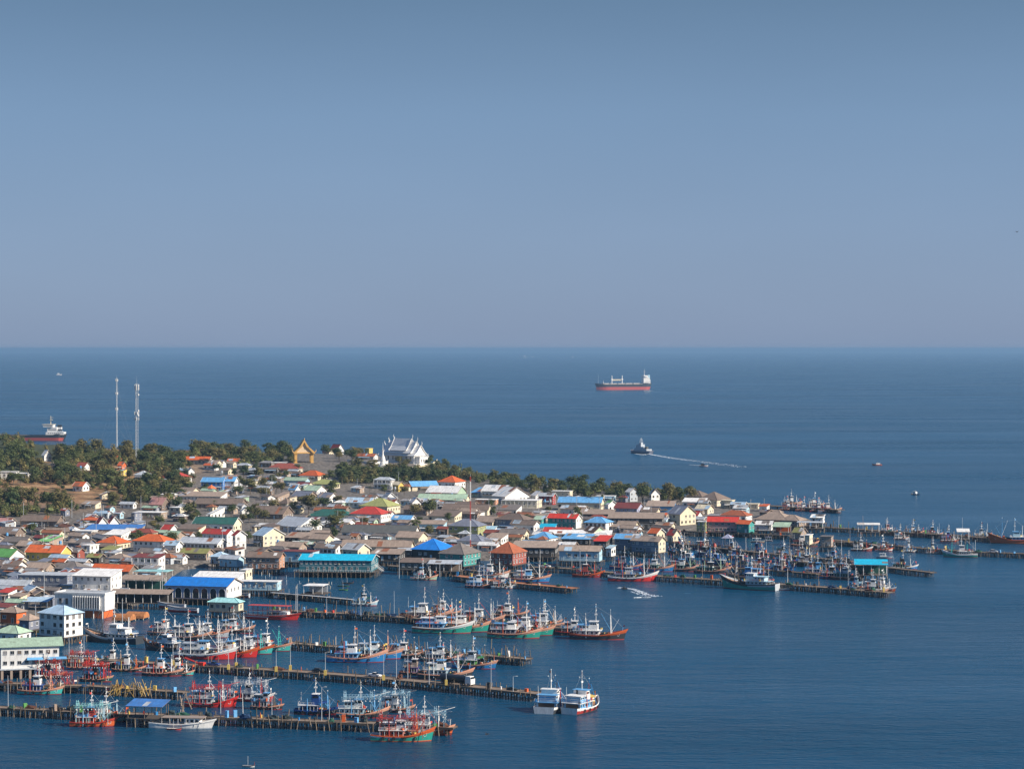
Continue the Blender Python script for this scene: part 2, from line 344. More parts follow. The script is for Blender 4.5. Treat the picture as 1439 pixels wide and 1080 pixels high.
def slab(b, pts, th, m, m2=None):
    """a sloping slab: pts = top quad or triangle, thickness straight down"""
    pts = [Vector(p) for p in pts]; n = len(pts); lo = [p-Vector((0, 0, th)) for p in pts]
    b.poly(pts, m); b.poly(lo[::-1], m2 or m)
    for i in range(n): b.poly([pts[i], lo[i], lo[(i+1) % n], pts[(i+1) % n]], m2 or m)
def house(x0, x1, yr, ye, ty='g', yaw=-28, roof='brown', wall='cream', wh=4.0, **o):
    if wh >= 4 and not o.get('keep'): wh = max(3.4, wh*.84)
    yr = ye-(ye-yr)*(.84 if ty in 'gh' else 1)
    a = R(yaw); ca, sa = math.cos(a), abs(math.sin(a))
    z = 2.6
    for _ in range(14):
        p = P((x0+x1)/2, ye, z+wh); g = gz(p.x, p.y+3); g = g if g > 1.2 else 2.7
        z = .5*z+.5*g
    p = P((x0+x1)/2, ye, z+wh); Y = p.y; k = F/Y; s = (CH-z-wh)/Y
    Wd = (x1-x0)/k; dv = max((ye-yr)/k, .25)
    if ty == 'f': D = min(max(dv/s, 4), o.get('D', max(9, .55*Wd))); rh = .22
    elif ty == 's': D = min(max(dv/(s+.16), 3.5), 16); rh = max(dv-D*s, .25)
    else:
        t = o.get('t', .52); D = 2*dv/(t+s*ca); D = min(max(D, 4.5), max(8, .85*Wd)); rh = max(dv-D/2*s*ca, .6)
    D = o.get('D', D)
    Lh = max((Wd-D*sa)/ca, 3.2); D = min(D, max(Wd*.8/max(sa, .3), 4)) if ty != 'f' else D
    over = (csd(p.x, p.y+D/2) < 3) or o.get('stilt', False)
    cy = Y + D*ca/2
    K = o.get('K') or f"{W(roof)} {HK[ty]} {o.get('n','house')}{'' if wall in ('none','dark') else ' with '+W(wall)+' walls'}"
    fl = z
    T = thing(o.get('name', 'house'), ((p.x), cy, fl), a, K, o.get('cat', 'house'), o.get('group', 'houses of the fishing town'), o.get('label'))
    FOOT.append((p.x, cy, max(Lh, D)/2+.8))
    oh = o.get('oh', .6 if ty != 'f' else .4); hl, hd = Lh/2, D/2; wl, wd = max(hl-oh, 1.2), max(hd-oh, 1.2)
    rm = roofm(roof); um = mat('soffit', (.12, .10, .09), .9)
    rnd = random.Random(int(x0*7+ye*13+x1))
    # ---- roof
    rb = MB()
    if ty == 'g':
        for sg in (-1, 1):
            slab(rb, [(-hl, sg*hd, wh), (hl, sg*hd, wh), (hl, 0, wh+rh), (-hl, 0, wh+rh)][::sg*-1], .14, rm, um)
        rb.box(-hl-.02, hl+.02, -.16, .16, wh+rh-.04, wh+rh+.07, rm)
    elif ty == 'h':
        rl = max(hl-hd, 0.0)*.95
        zt = wh+rh; a_, b_ = (-rl, 0, zt), (rl, 0, zt); c = [(-hl, -hd, wh), (hl, -hd, wh), (hl, hd, wh), (-hl, hd, wh)]
        faces = [[c[0], c[1], b_, a_], [c[2], c[3], a_, b_], [c[1], c[2], b_], [c[3], c[0], a_]] if rl > .1 else [[c[i], c[(i+1) % 4], (0, 0, zt)] for i in range(4)]
        for f in faces: rb.poly(f, rm)
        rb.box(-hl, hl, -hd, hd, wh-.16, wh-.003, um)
        rdg = roofm(roof)
        for q, e in ((c[0], a_), (c[1], b_), (c[2], b_), (c[3], a_)): rb.tube(Vector(q)+Vector((0, 0, .03)), Vector(e)+Vector((0, 0, .03)), .10, rdg, n=4)
        if rl > .1: rb.tube((-rl, 0, zt+.03), (rl, 0, zt+.03), .12, rdg, n=4)
    elif ty == 's':
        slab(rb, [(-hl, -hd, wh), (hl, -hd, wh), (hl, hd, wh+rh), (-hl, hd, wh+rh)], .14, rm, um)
    else:
        rb.box(-hl, hl, -hd, hd, wh-.02, wh+.2, rm)
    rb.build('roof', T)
    if ty == 'g' and rh > .8:      # barge boards on the gable ends
        fm = clean(o.get('trim', 'white' if roof in ('red','orange','brightred','skyblue','darkgreen','turquoise','paleblue','lightgrey','brightgreen') else 'tan'))
        for ex in (-hl, hl):
            fb = MB()
            for sg in (-1, 1):
                q0 = Vector((ex, sg*hd, wh-.02)); q1 = Vector((ex, 0, wh+rh-.02)); e = .06*(1 if ex > 0 else -1)
                fb.add([q0+Vector((e,0,.06)), q1+Vector((e,0,.06)), q1+Vector((e,0,-.26)), q0+Vector((e,0,-.26)), q0+Vector((e*2.4,0,.06)), q1+Vector((e*2.4,0,.06)), q1+Vector((e*2.4,0,-.26)), q0+Vector((e*2.4,0,-.26))],
                       [(0,1,2,3),(7,6,5,4),(0,4,5,1),(3,2,6,7)], fm)
            fb.build('barge_board', T)
    if ty in 'gs' and rnd.random() < .6:   # patched sheets
        for q in range(rnd.randrange(1, 4)):
            c_ = rnd.choice(['rust', 'rust', 'lightgrey', 'white', 'tan', 'greybrown', 'paleblue', roof]); xa = rnd.uniform(-hl, hl*.7); xb = min(hl, xa+rnd.uniform(1, 4.5)); ua = rnd.uniform(0, .6); ub_ = min(1, ua+rnd.uniform(.3, .9)); yy = (lambda u: -hd+u*hd*(1 if ty == 'g' else 2)); pb = MB()
            slab(pb, [(xa, yy(ua), wh+rh*ua+.05), (xb, yy(ua), wh+rh*ua+.05), (xb, yy(ub_), wh+rh*ub_+.05), (xa, yy(ub_), wh+rh*ub_+.05)], .04, roofm(c_)); pb.build('roof_patch', T)
    # ---- walls
    if wall != 'none':
        wb = MB(); wm = wallm(wall); top = wh-.15
        if ty == 'g': prof = [(-wd, 0), (wd, 0), (wd, top+rh*oh/hd), (0, top+rh-.02), (-wd, top+rh*oh/hd)]
        elif ty == 's': prof = [(-wd, 0), (wd, 0), (wd, top+rh*(1-oh/2/hd)-.05), (-wd, top+rh*oh/2/hd)]
        else: prof = [(-wd, 0), (wd, 0), (wd, wh-.18 if ty == 'h' else wh-.03), (-wd, wh-.18 if ty == 'h' else wh-.03)]
        z0 = -.6 if not over else .0
        prof = [(y, zz if zz else z0) for y, zz in prof]
        wb.loft([[(-wl, y, zz) for y, zz in prof], [(wl, y, zz) for y, zz in prof]], wm)
        gl = o.get('gwall')
        WO = wb.build('wall', T)
        if gl:
            gb = MB(); gb.loft([[(wl+.004, y*.995, zz) for y, zz in prof], [(wl+.06, y*.995, zz) for y, zz in prof]], wallm(gl)); gb.build('gable_wall', T)
        st = max(1, round((wh-.4)/3.1)); sh = wh/st
        fr = 'white' if wall not in ('white', 'cream') else rnd.choice(['white', 'wood', 'darkwood'])
        wx = wl+(.06 if gl else 0)
        if not o.get('nowin'):
            for f in range(st):
                zc = f*sh+sh*.56; wh_ = min(1.25, sh*.42)
                sp_ = rnd.choice([2.2, 2.6, 3.1]); n = max(1, int(2*wl/sp_)); ww = rnd.choice([.9, 1.2, 1.5])
                dr = rnd.randrange(n) if f == 0 else -1
                for i in range(n):
                    x = -wl+(i+.5)*2*wl/n
                    if i == dr: inst('door', door_mesh(rnd.choice(['darkwood', 'wood', 'lightblue', 'brown'])), WO, (x, -wd, 0.02))
                    elif rnd.random() < .85: inst('window', window_mesh(ww, wh_, fr), WO, (x, -wd, zc))
                n = max(1, int(2*wd/3.0))
                for i in range(n):
                    y = -wd+(i+.5)*2*wd/n
                    if rnd.random() < .9: inst('window', window_mesh(min(1.2, ww), wh_, fr), WO, (wx, y, zc), (0, 0, R(90)))
                    if yaw > 0: inst('window', window_mesh(min(1.2, ww), wh_, fr), WO, (-wl, y, zc), (0, 0, R(-90)))
            for q in range(rnd.randrange(0, 3)):
                inst('air_conditioner', aircon(), WO, (rnd.uniform(-wl*.8, wl*.8), -wd-.22, rnd.choice([.6, min(wh-1, 3.4)])))
            if st > 1 and wh > 5:   # storey band
                bb = MB(); bb.box(-wl-.05, wx+.05, -wd-.06, wd+.05, sh-.12, sh+.02, clean('lightgrey' if wall != 'white' else 'grey')); bb.build('storey_band', T)
            if o.get('balcony'):
                bb = MB(); zb = sh*(st-1); bb.box(-wl, wl, -wd-1.5, -wd-.07, zb-.15, zb, clean('white')); bb.build('balcony_floor', T)
                bb = MB(); bb.box(-wl, wl, -wd-1.5, -wd-1.42, zb+.95, zb+1.05, clean('white'))
                for i in range(int(2*wl/.6)+1): bb.box(-wl+i*.6, -wl+i*.6+.07, -wd-1.49, -wd-1.43, zb, zb+.95, clean('white'))
                bb.build('balcony_rail', T)
                for i in range(max(2, int(2*wl/3))+1): inst('post', post_mesh(wh-.3, .12, clean('white')), T, (-wl+.1+i*(2*wl-.2)/max(2, int(2*wl/3)), -wd-1.4, 0))
        if rnd.random() < .6 and not o.get('balcony') and wh < 7 and not over:
            ab = MB(); d = rnd.uniform(1.3, 2.6); zt = min(2.6, wh-.4); x_0 = -wl*rnd.uniform(.2, 1); x_1 = wl*rnd.uniform(.2, 1)
            slab(ab, [(x_0, -wd-d, zt-.4), (x_1, -wd-d, zt-.4), (x_1, -wd, zt), (x_0, -wd, zt)], .06, roofm(rnd.choice(['lightgrey', 'tan', 'white', 'brown', 'paleblue', 'rust']))); ab.build('awning', T)
            for x in (x_0+.1, x_1-.1): inst('post', post_mesh(zt-.46, .06, clean('lightgrey')), T, (x, -wd-d+.15, 0))
    else:
        n = max(2, int(2*wl/3.5)+1)
        for i in range(n):
            for sy in (-1, 1): inst('post', post_mesh(wh-.16, .12, clean(o.get('post', 'white'))), T, (-wl+i*2*wl/(n-1), sy*wd, 0))
        if o.get('fill'):
            b = MB(); b.box(-wl+.3, wl-.3, wd-.6, wd-.4, 0, wh*.75, wallm(o['fill'])); b.build('back_wall', T)
    if over:
        db = MB(); e = o.get('deck', 1.2)
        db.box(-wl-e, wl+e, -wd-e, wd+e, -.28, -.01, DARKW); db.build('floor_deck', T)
        n = max(2, int(2*(wl+e)/2.3)+1); n2 = max(2, int(2*(wd+e)/4)+1)
        for i in range(n):
            for j in range(n2):
                inst('stilt', post_mesh(fl+1.2, .16), T, (-wl-e+.2+i*2*(wl+e-.2)/(n-1), -wd-e+.2+j*2*(wd+e-.2)/(n2-1), -fl-1.2-.0), (R(rnd.uniform(-2, 2)), R(rnd.uniform(-2, 2)), 0))
        ub = MB()
        for j in range(int(2*wd/1.6)+1):
            for i in range(int(2*wl/1.6)+1):
                x, y = -wl+i*1.6+rnd.uniform(-.3, .3), -wd+1.2+j*1.6
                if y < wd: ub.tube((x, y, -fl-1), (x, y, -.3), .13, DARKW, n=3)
        if wall != 'none' and ub.v: q = ub.build('shading_stilts', T); q['kind'] = 'stuff'  # dense dark stilts added to darken the space under the floor
        if o.get('rail'):
            bb = MB(); y = -wd-e+.1
            bb.box(-wl-e, wl+e, y-.05, y+.05, .95, 1.03, clean('white')); bb.box(-wl-e, wl+e, y-.03, y+.03, .5, .55, clean('white'))
            for i in range(int((2*(wl+e))/1.2)+1): bb.box(-wl-e+i*1.2, -wl-e+i*1.2+.08, y-.05, y+.05, 0, .95, clean('white'))
            bb.build('railing', T)
    return T
A, B_, C_ = 'g', 'h', 's'
HILLH = [(43,59,623,632,'g',-50,'white','cream',4),(57,72,630,640,'g',-40,'white','white',5),(61,84,646,655,'h',-24,'brown','white',4),(106,125,648,655,'g',-20,'redbrown','white',4),(156,170,638,645,'h',-20,'orangered','white',4),
 (164,177,647,654,'g',-20,'orangered','orange',4),(162,176,658,663,'s',-20,'teal','yellow',4),(187,213,660,667,'h',-20,'lightgrey','white',3.5),(100,124,675,683,'g',-20,'orange','white',4),(138,152,690,695,'s',-20,'cream','cream',3),(112,140,703,708,'s',-12,'tan','cream',3)]
HOUSES = HILLH+[
 (255,298,640,646,'g',-10,'orange','cream',4),(303,318,645,651,'g',-28,'bluegrey','white',3),(318,338,643,648,'g',-10,'orangered','blue',4),(290,313,645,651,'g',-28,'tan','cream',3),
 (313,328,656,661,'g',-28,'brown','cream',4.5),(373,425,649,658,'h',-14,'redbrown','cream',3),(418,460,659,668,'h',-28,'orange','cream',3),(281,318,669,677,'g',-10,'skyblue','blue',7),
 (310,334,668,676,'g',-10,'skyblue','white',7.5),(289,303,680,687,'h',-28,'orange','cream',3),(224,268,661,671,'h',-20,'red','white',4),(262,274,655,662,'g',-60,'white','white',3.5),
 (247,281,683,691,'g',-28,'tan','cream',3),(250,318,690,697,'s',-12,'tan','white',3),(272,346,698,708,'g',-12,'brown','brown',3),(397,436,669,675,'g',-20,'palegreen','lightblue',5),
 (435,478,672,680,'h',-22,'olivegreen','cream',3),(415,441,676,681,'g',-28,'maroon','cream',3),(404,423,680,688,'g',-28,'skyblue','white',3.5),(425,459,680,689,'g',-30,'palegreen','white',3.5),
 (408,446,688,697,'g',-28,'bluegrey','tan',4),(443,475,690,699,'g',-28,'bluegrey','white',4),(381,406,690,698,'s',-28,'tan','tan',3),(390,413,698,707,'h',-28,'brown','cream',5),
 (352,411,708,722,'g',-18,'brown','brown',3),(353,393,701,709,'g',-20,'greybrown','tan',3),(336,353,711,718,'g',-60,'lightgrey','white',3),(290,313,711,722,'s',-30,'lightgrey','white',3),
 (268,338,724,736,'g',-14,'darkgreen','white',6,{'gwall':'cream'}),(281,331,741,750,'g',-25,'red','white',8,{'gwall':'white','K':'two storey white house under a tomato red roof'}),(324,347,743,752,'g',-50,'red','white',9),
 (353,400,738,752,'g',-48,'paleblue','darkgrey',7,{'gwall':'cream','K':'cream gabled house with pale blue roof and grey side'}),(384,453,723,739,'g',-42,'lightgrey','paleblue',4,{'gwall':'white'}),
 (236,262,707,713,'f',-25,'white','cream',7),(430,500,713,725,'h',-12,'darkgreen','white',4),(246,288,736,743,'s',-14,'brown','cream',6),(224,250,735,744,'g',-28,'red','white',4),
 (228,260,744,752,'g',-28,'palegreen','tan',4),(398,441,747,755,'s',-14,'tan','dark',4),(432,470,748,757,'g',-28,'tan','cream',5),(248,318,753,763,'g',-22,'lightgrey','white',4),
 (228,256,758,766,'g',-20,'paleblue','white',6),(250,300,768,777,'g',-20,'olive','tan',4,{'stilt':1}),(293,324,773,782,'h',-20,'paleblue','lightgrey',4,{'stilt':1}),
 (305,344,778,785,'g',-30,'lightgrey','lightblue',4.5,{'stilt':1}),(345,400,773,783,'g',-12,'brown','salmon',6.5,{'stilt':1,'K':'salmon pink stilt house with brown roof'}),
 (392,448,770,775,'f',-14,'maroon','lightblue',6,{'stilt':1}),
 (418,530,776,787,'g',-6,'turquoise','darkteal',6.5,{'stilt':1,'deck':2.2,'t':.2,'rail':1,'name':'stilt_hall','cat':'hall','label':'long dark teal stilt hall under a bright turquoise roof at the water'}),
 (480,508,784,790,'f',-12,'white','white',5,{'stilt':1,'deck':2.5,'rail':1}),
 (268,342,802,811,'s',-12,'white','white',5,{'stilt':1}),(336,353,797,801,'f',-14,'white','cream',6,{'stilt':1}),(330,395,810,817,'f',-10,'white','lightblue',4.5,{'stilt':1,'D':7}),
 (425,460,819,823,'f',-12,'white','none',4,{'stilt':1,'n':'shed','fill':'lightgrey','K':'white open shed on the concrete jetty'}),
 (290,343,838,846,'h',-16,'paleturquoise','cream',4.5,{'stilt':1,'K':'waterside hut with pale turquoise hip roof'}),(385,432,759,768,'g',-24,'tan','tan',4),(440,482,762,770,'g',-24,'brown','white',4),
 # left town
 (-4,24,659,663,'f',-6,'white','white',6,{'balcony':1}),(18,40,661,665,'f',-6,'white','white',5),(207,238,696,709,'g',-22,'pink','brown',4),(185,233,716,720,'f',-12,'white','tan',5),(184,197,718,721,'f',-24,'bluegrey','bluegrey',7),
 (131,152,724,737,'g',-48,'red','white',5),(148,168,723,736,'g',-48,'red','white',5),(117,201,736,744,'s',-8,'blue','tan',3.5),(25,88,722,732,'g',-12,'brown','brown',3.5),(-8,21,726,733,'g',-20,'pink','white',4),
 (-6,32,738,750,'g',-16,'brown','brown',3),(60,97,740,747,'g',20,'brown','cream',4),(104,135,742,746,'f',-14,'white','white',5),(144,181,743,751,'s',-16,'white','white',4),(181,222,741,748,'h',-22,'redbrown','cream',4),
 (133,181,750,763,'h',-24,'orange','cream',5,{'K':'cream house with bright orange pyramid roof'}),(184,243,748,760,'h',-20,'orange','white',7,{'K':'white two storey house with wide orange hip roof'}),
 (222,245,758,764,'s',-14,'paleblue','paleblue',5),(50,85,751,760,'s',-24,'brightgreen','tan',3.5),(32,97,763,776,'g',-16,'orange','yellow',6,{'K':'yellow house under a vivid orange gabled roof'}),
 (-18,30,768,782,'g',-22,'green','white',5),(112,137,763,766,'f',-24,'white','white',7,{'K':'narrow white ornate town house'}),(139,170,766,772,'s',-22,'olive','white',4),(119,148,776,783,'g',-24,'olive','dark',3),
 (183,232,777,783,'s',-18,'maroon','white',8,{'balcony':1,'K':'modern white two storey house with sloping maroon roof'}),(72,126,786,799,'h',-24,'greybrown','dark',3.5),(124,192,790,802,'g',-16,'orangered','brown',3),(68,98,783,789,'g',-24,'orange','brown',3),
 (22,104,801,808,'f',-10,'lightgrey','bluegrey',9,{'K':'long grey two storey building with pale flat roof'}),
 (98,168,798,809,'s',-14,'white','white',11,{'K':'white tower block with slanting white roof'}),(165,232,807,814,'s',-10,'tan','none',6,{'n':'canopy','fill':'darkgreen'}),(186,240,796,803,'f',-10,'paleturquoise','none',7,{'n':'canopy'}),
 (150,242,827,834,'s',-8,'tan','none',4.5,{'n':'canopy','fill':'dark'}),(-6,22,825,832,'s',-20,'red','white',4),(0,46,752,761,'g',-22,'greybrown','cream',3.5),(20,60,757,767,'g',-22,'tan','dark',3),(92,134,755,763,'g',-24,'greybrown','bluegrey',4),
 (-8,36,785,795,'g',-22,'brown','white',4),(35,75,788,798,'g',-18,'tan','tan',3.5),(97,118,768,776,'g',-22,'brown','redbrown',4),(150,185,776,784,'h',-24,'tan','white',4),(192,236,768,776,'g',-22,'greybrown','white',4),
 (-10,48,812,822,'g',-14,'lightgrey','bluegrey',4),(30,72,838,845,'s',-10,'paleblue','none',4),(-4,36,850,860,'h',-24,'tan','orange',5),(23,54,860,871,'h',-24,'tan','bluegrey',4.5),
 (-12,42,876,889,'h',-24,'palegreen','white',4),(49,116,847,862,'h',-34,'paleblue','white',10,{'K':'tall white house with pale blue pyramid roof'}),
 # temple foot to centre
 (614,655,666,677,'h',-28,'orange','white',6,{'K':'white house with bright orange pyramid roof'}),(570,617,674,683,'g',20,'skyblue','cream',4),(597,656,680,692,'g',-22,'white','tan',4.5,{'gwall':'palegreen'}),
 (524,556,669,674,'h',-24,'lightgrey','white',8,{'balcony':1}),(550,568,675,681,'g',-30,'cream','yellow',6),(675,722,679,690,'g',-24,'white','white',6),(690,746,681,697,'g',-50,'white','white',6),
 (704,763,699,703,'f',-14,'white','cream',6,{'K':'cream block with crenellated balcony rail','balcony':1}),(667,701,696,702,'f',-12,'white','salmon',4),(660,685,684,692,'s',-24,'skyblue','white',3),
 (504,563,697,711,'h',-26,'olivegreen','cream',6,{'K':'cream house with olive green pyramid roof'}),(490,549,709,722,'h',-20,'red','white',6,{'K':'white columned house with deep red hip roof'}),
 (483,529,697,706,'g',-18,'paleblue','white',4),(534,559,690,700,'g',-55,'lightgrey','white',4),(574,593,697,706,'g',-55,'white','white',4),(585,661,692,702,'g',-12,'palegreen','cream',4),(620,692,706,716,'g',-12,'brown','cream',3.5),
 (628,685,726,739,'h',-20,'bluegrey','olivegreen',8,{'K':'two storey olive house with blue grey hip roof'}),(668,706,723,733,'g',-28,'tan','cream',5),(694,752,719,730,'h',-30,'brown','bluegrey',7),
 (478,590,735,748,'g',-10,'darkgrey','white',4.5),(554,602,744,755,'g',-24,'tan','cream',5.5),(577,629,730,736,'s',-10,'tan','lightblue',5.5),(576,640,753,772,'h',-24,'cobalt','dark',5.5,{'K':'open shed under a cobalt blue tarpaulin roof'}),
 (615,677,759,778,'h',-28,'greybrown','teal',7,{'stilt':1,'K':'big waterfront hall with dark grey pyramid roof'}),(640,692,748,760,'h',-26,'bluegrey','white',5),(686,742,757,777,'h',-26,'terracotta','redbrown',7,{'K':'pavilion with terracotta tent shaped roof'}),
 (478,582,756,768,'g',-8,'tan','cream',5),(478,521,761,772,'g',-34,'lightgrey','cream',5),(540,562,700,707,'g',-30,'redbrown','white',4),(548,585,722,730,'g',-20,'skyblue','white',3),(520,556,716,723,'g',-24,'pink','white',4),
 (565,610,708,716,'g',-24,'brown','tan',4),(600,650,716,725,'s',-16,'brown','cream',4),(640,675,712,719,'g',-24,'tan','white',4),(690,735,708,716,'s',-14,'greybrown','white',4),(655,700,738,746,'s',-14,'lightblue','white',4),
 (700,745,741,750,'g',-18,'greybrown','cream',4),(520,570,770,778,'s',-12,'tan','dark',4),(560,612,783,790,'s',-10,'brown','darkgrey',4,{'stilt':1}),(600,650,786,792,'s',-8,'lightgrey','none',4,{'stilt':1,'fill':'tan'}),(470,500,727,734,'g',-30,'white','white',4),
 # right town
 (745,769,688,696,'g',-55,'white','white',6),(774,806,685,690,'f',-16,'white','cream',6),(755,783,691,697,'g',-20,'lightgrey','darkred',7),(783,851,696,706,'g',-12,'skyblue','cream',6),(837,867,693,697,'f',-10,'white','lightblue',4),
 (848,869,701,709,'g',-55,'brightgreen','white',6),(862,908,704,714,'g',-26,'maroon','lilac',7,{'K':'two storey lilac house with maroon roof'}),(878,898,684,691,'g',-50,'white','lightgrey',8),(911,929,685,694,'g',-60,'white','white',9),
 (907,953,703,711,'s',-10,'tan','skyblue',5.5),(938,981,707,722,'g',-45,'bluegrey','cream',8,{'K':'cream gabled house with steep blue grey roof'}),(813,867,715,722,'s',-10,'tan','dark',5.5),(853,937,719,728,'s',-8,'tan','dark',8),
 (768,819,720,728,'g',-24,'brightred','teal',7,{'gwall':'white','K':'teal two storey house with bright red roof'}),(747,769,724,730,'s',-16,'palegreen','teal',6),(820,864,724,734,'h',-26,'skyblue','white',7,{'K':'white house with sky blue hip roof'}),
 (818,854,737,748,'g',-42,'darkbrown','palegreen',3.5),(748,784,735,741,'s',-10,'turquoise','white',3),(762,808,739,747,'g',-16,'red','white',3),(770,862,744,750,'s',-6,'white','white',3),(742,786,745,756,'h',-26,'skyblue','white',3.5),
 (788,838,749,757,'s',-16,'skyblue','dark',3.5),(833,864,751,760,'s',-18,'brightred','dark',6),(862,906,748,757,'g',-20,'skyblue','bluegrey',7),(886,938,751,760,'g',-30,'tan','bluegrey',7,{'gwall':'cream','K':'two storey waterfront house with tan roof and cream striped gable'}),
 (718,787,759,769,'s',-8,'tan','dark',5.5,{'stilt':1}),(784,849,764,774,'g',-12,'tan','lightblue',6,{'stilt':1}),(850,868,765,770,'s',-24,'lightblue','white',5,{'stilt':1}),(909,937,740,749,'g',-36,'orange','cream',4),
 (936,959,741,752,'g',-40,'darkred','cream',4),(920,951,732,738,'g',-26,'tan','cream',4),(963,1002,687,697,'h',-34,'brown','cream',4),(980,1030,688,702,'h',-34,'brown','cream',5,{'K':'wide brown hip roofed house at the back shore'}),
 (958,997,699,705,'s',-14,'white','white',4.5),(976,1006,707,715,'g',-30,'cream','cream',4),(1012,1035,699,703,'f',-20,'cream','cream',6),(1012,1060,715,724,'h',-28,'terracotta','white',4.5),
 (993,1043,724,733,'g',-12,'brightred','pink',7,{'stilt':1,'deck':1.6,'K':'long pink waterside building with bright red roof'}),(1034,1063,729,736,'g',-32,'orangered','teal',6,{'stilt':1}),(978,998,729,733,'f',-16,'white','olivegreen',7,{'stilt':1}),
 (1060,1124,716,730,'h',-28,'tan','brown',4,{'K':'broad tan hip roof at the tip of the town'}),(1094,1137,721,731,'h',-30,'tan','tan',4),(1113,1137,739,748,'g',-34,'olive','tan',5.5,{'stilt':1}),(1130,1146,749,752,'f',-20,'white','cream',6,{'stilt':1}),
 (1152,1175,749,754,'f',-16,'greybrown','tan',6.5,{'stilt':1}),(1138,1163,722,727,'s',-16,'white','white',4,{'stilt':1}),(1060,1090,731,737,'s',-12,'white','white',4,{'stilt':1}),(1085,1116,733,740,'s',-14,'palegreen','none',4,{'stilt':1,'fill':'orange'}),
 (1120,1160,731,734,'f',-10,'lightgrey','none',4,{'stilt':1}),(1205,1238,734,737,'s',-6,'white','none',5,{'stilt':1,'n':'canopy','deck':.4}),(1345,1366,742,747,'s',-8,'white','none',5,{'stilt':1,'n':'canopy','deck':.4}),
 (1201,1252,785,793,'s',-8,'turquoise','none',6,{'stilt':1,'deck':.4,'fill':'darkgreen','name':'pier_awning','cat':'awning','label':'turquoise awning roof on white posts on the outer pier'}),
 (1014,1033,749,756,'h',-20,'lilac','none',5,{'stilt':1,'deck':.4,'n':'canopy'}),(960,990,716,724,'g',-26,'darkred','white',5),(1030,1056,708,714,'g',-24,'white','lightblue',4),(1036,1070,703,708,'f',-14,'cream','cream',3),
 (866,900,730,738,'g',-20,'tan','cream',4),(900,930,711,718,'g',-20,'brown','cream',5),(786,815,708,715,'g',-24,'brown','white',5),(716,760,729,737,'g',-24,'brown','white',6),(680,716,748,756,'s',-20,'tan','white',4),
 (175,236,981,992,'s',-12,'blue','none',4.2,{'stilt':1,'deck':.5,'post':'wood','name':'market_tarpaulin','cat':'awning','label':'long blue tarpaulin shelter on the nearest wooden pier'}),
]
for h in HOUSES:
    o = h[9] if len(h) > 9 else {}
    house(*h[:9], **o)

# blue-roofed arcade building on the water
def arcade():
    x0, x1, ye, yr = 228, 336, 823, 808
    T = house(x0, x1, yr, ye, 'g', -14, 'cobalt', 'lilac', 6.5, stilt=1, nowin=1, t=.3, gwall='white', deck=1.0, name='arcade_hall', cat='hall', label='arcaded waterside hall under a vivid cobalt blue roof')
    w = [c for c in T.children if c.name.startswith('wall')][0]; xs_ = [v.co.x for v in w.data.vertices]; ys_ = [v.co.y for v in w.data.vertices]
    wl, wd = max(xs_), -min(ys_); b = MB(); m_ = clean('white'); n = 7; st = 2*wl/n
    me = MB(); me.box(-st*.36, st*.36, -.05, .03, 0, 2.9, GLASS); pts = [(-st*.36, 2.9)]+[(st*.36*math.cos(math.pi-math.pi*i/8), 2.9+st*.36*math.sin(math.pi*i/8)) for i in range(1, 8)]+[(st*.36, 2.9)]
    me.loft([[(x, -.05, z) for x, z in pts], [(x, .03, z) for x, z in pts]], GLASS)
    for i in range(len(pts)-1):
        me.tube((pts[i][0], -.06, pts[i][1]), (pts[i+1][0], -.06, pts[i+1][1]), .14, m_, n=4)
    for s in (-1, 1): me.tube((s*st*.36, -.06, 0), (s*st*.36, -.06, 2.9), .14, m_, n=4)
    am = me.mesh('arch')
    for i in range(n): inst('arch', am, T, (-wl+(i+.5)*st, -wd, .3))
    for i in range(4): inst('window', window_mesh(1.2, 1.5), T, (wl+.06, -wd+1.2+i*2*(wd-.6)/4, 3.6), (0, 0, R(90)))
arcade()

# white building with tall fins over an orange ground floor
def finned():
    p = G(112, 868); Y = p.y; k = F/Y; T = thing('finned_building', (p.x+1, Y+6, p.z), R(-14), '', 'building', None, 'white building with a row of tall vertical fins over an orange ground floor')
    L_ = 76/k; hl = L_/2; wm = wallm('white'); b = MB(); b.box(-hl, hl, -5, 5, 4.6, 11.2, wm); b.build('upper_wall', T)
    b = MB(); b.box(-hl*.2, hl-.6, -4.4, 4.6, -.5, 4.6, wallm('orange')); b.build('ground_wall', T)
    b = MB(); b.box(-hl+.5, -hl*.2, -3.6, 4.6, -.5, 4.6, wallm('bluegrey')); b.build('ground_wall', T)
    b = MB(); b.box(-hl-.3, hl+.3, -5.3, -4.6, 11.2, 11.9, wm); b.box(-hl-.3, hl+.3, 4.6, 5.3, 11.2, 11.9, wm); b.box(-hl-.3, -hl+.3, -4.6, 4.6, 11.2, 11.9, wm); b.box(hl-.3, hl+.3, -4.6, 4.6, 11.2, 11.9, wm); b.build('parapet', T)
    b = MB(); b.box(-hl+.3, hl-.3, -4.6, 4.6, 11.2, 11.3, wallm('lightgrey')); b.build('roof', T)
    f = MB(); f.box(-.14, .14, -.75, 0, 0, 5.4, clean('white')); fm = f.mesh('fin')
    for i in range(12): inst('fin', fm, T, (-hl*.25+i*hl*1.05/11, -5.0, 5.2))
    for i in range(11): inst('window', window_mesh(.8, 4.2), T, (-hl*.25+(i+.5)*hl*1.05/11, -5.0, 7.9))
    for i in range(3): inst('window', window_mesh(.9, 2.2, 'darkwood'), T, (-hl+2.5+i*2.8, -5.0, 8.2))
    for i in range(3): inst('post', post_mesh(5.0, .25, clean('white')), T, (hl-1.0-i*4, -4.9, -.4))
finned()
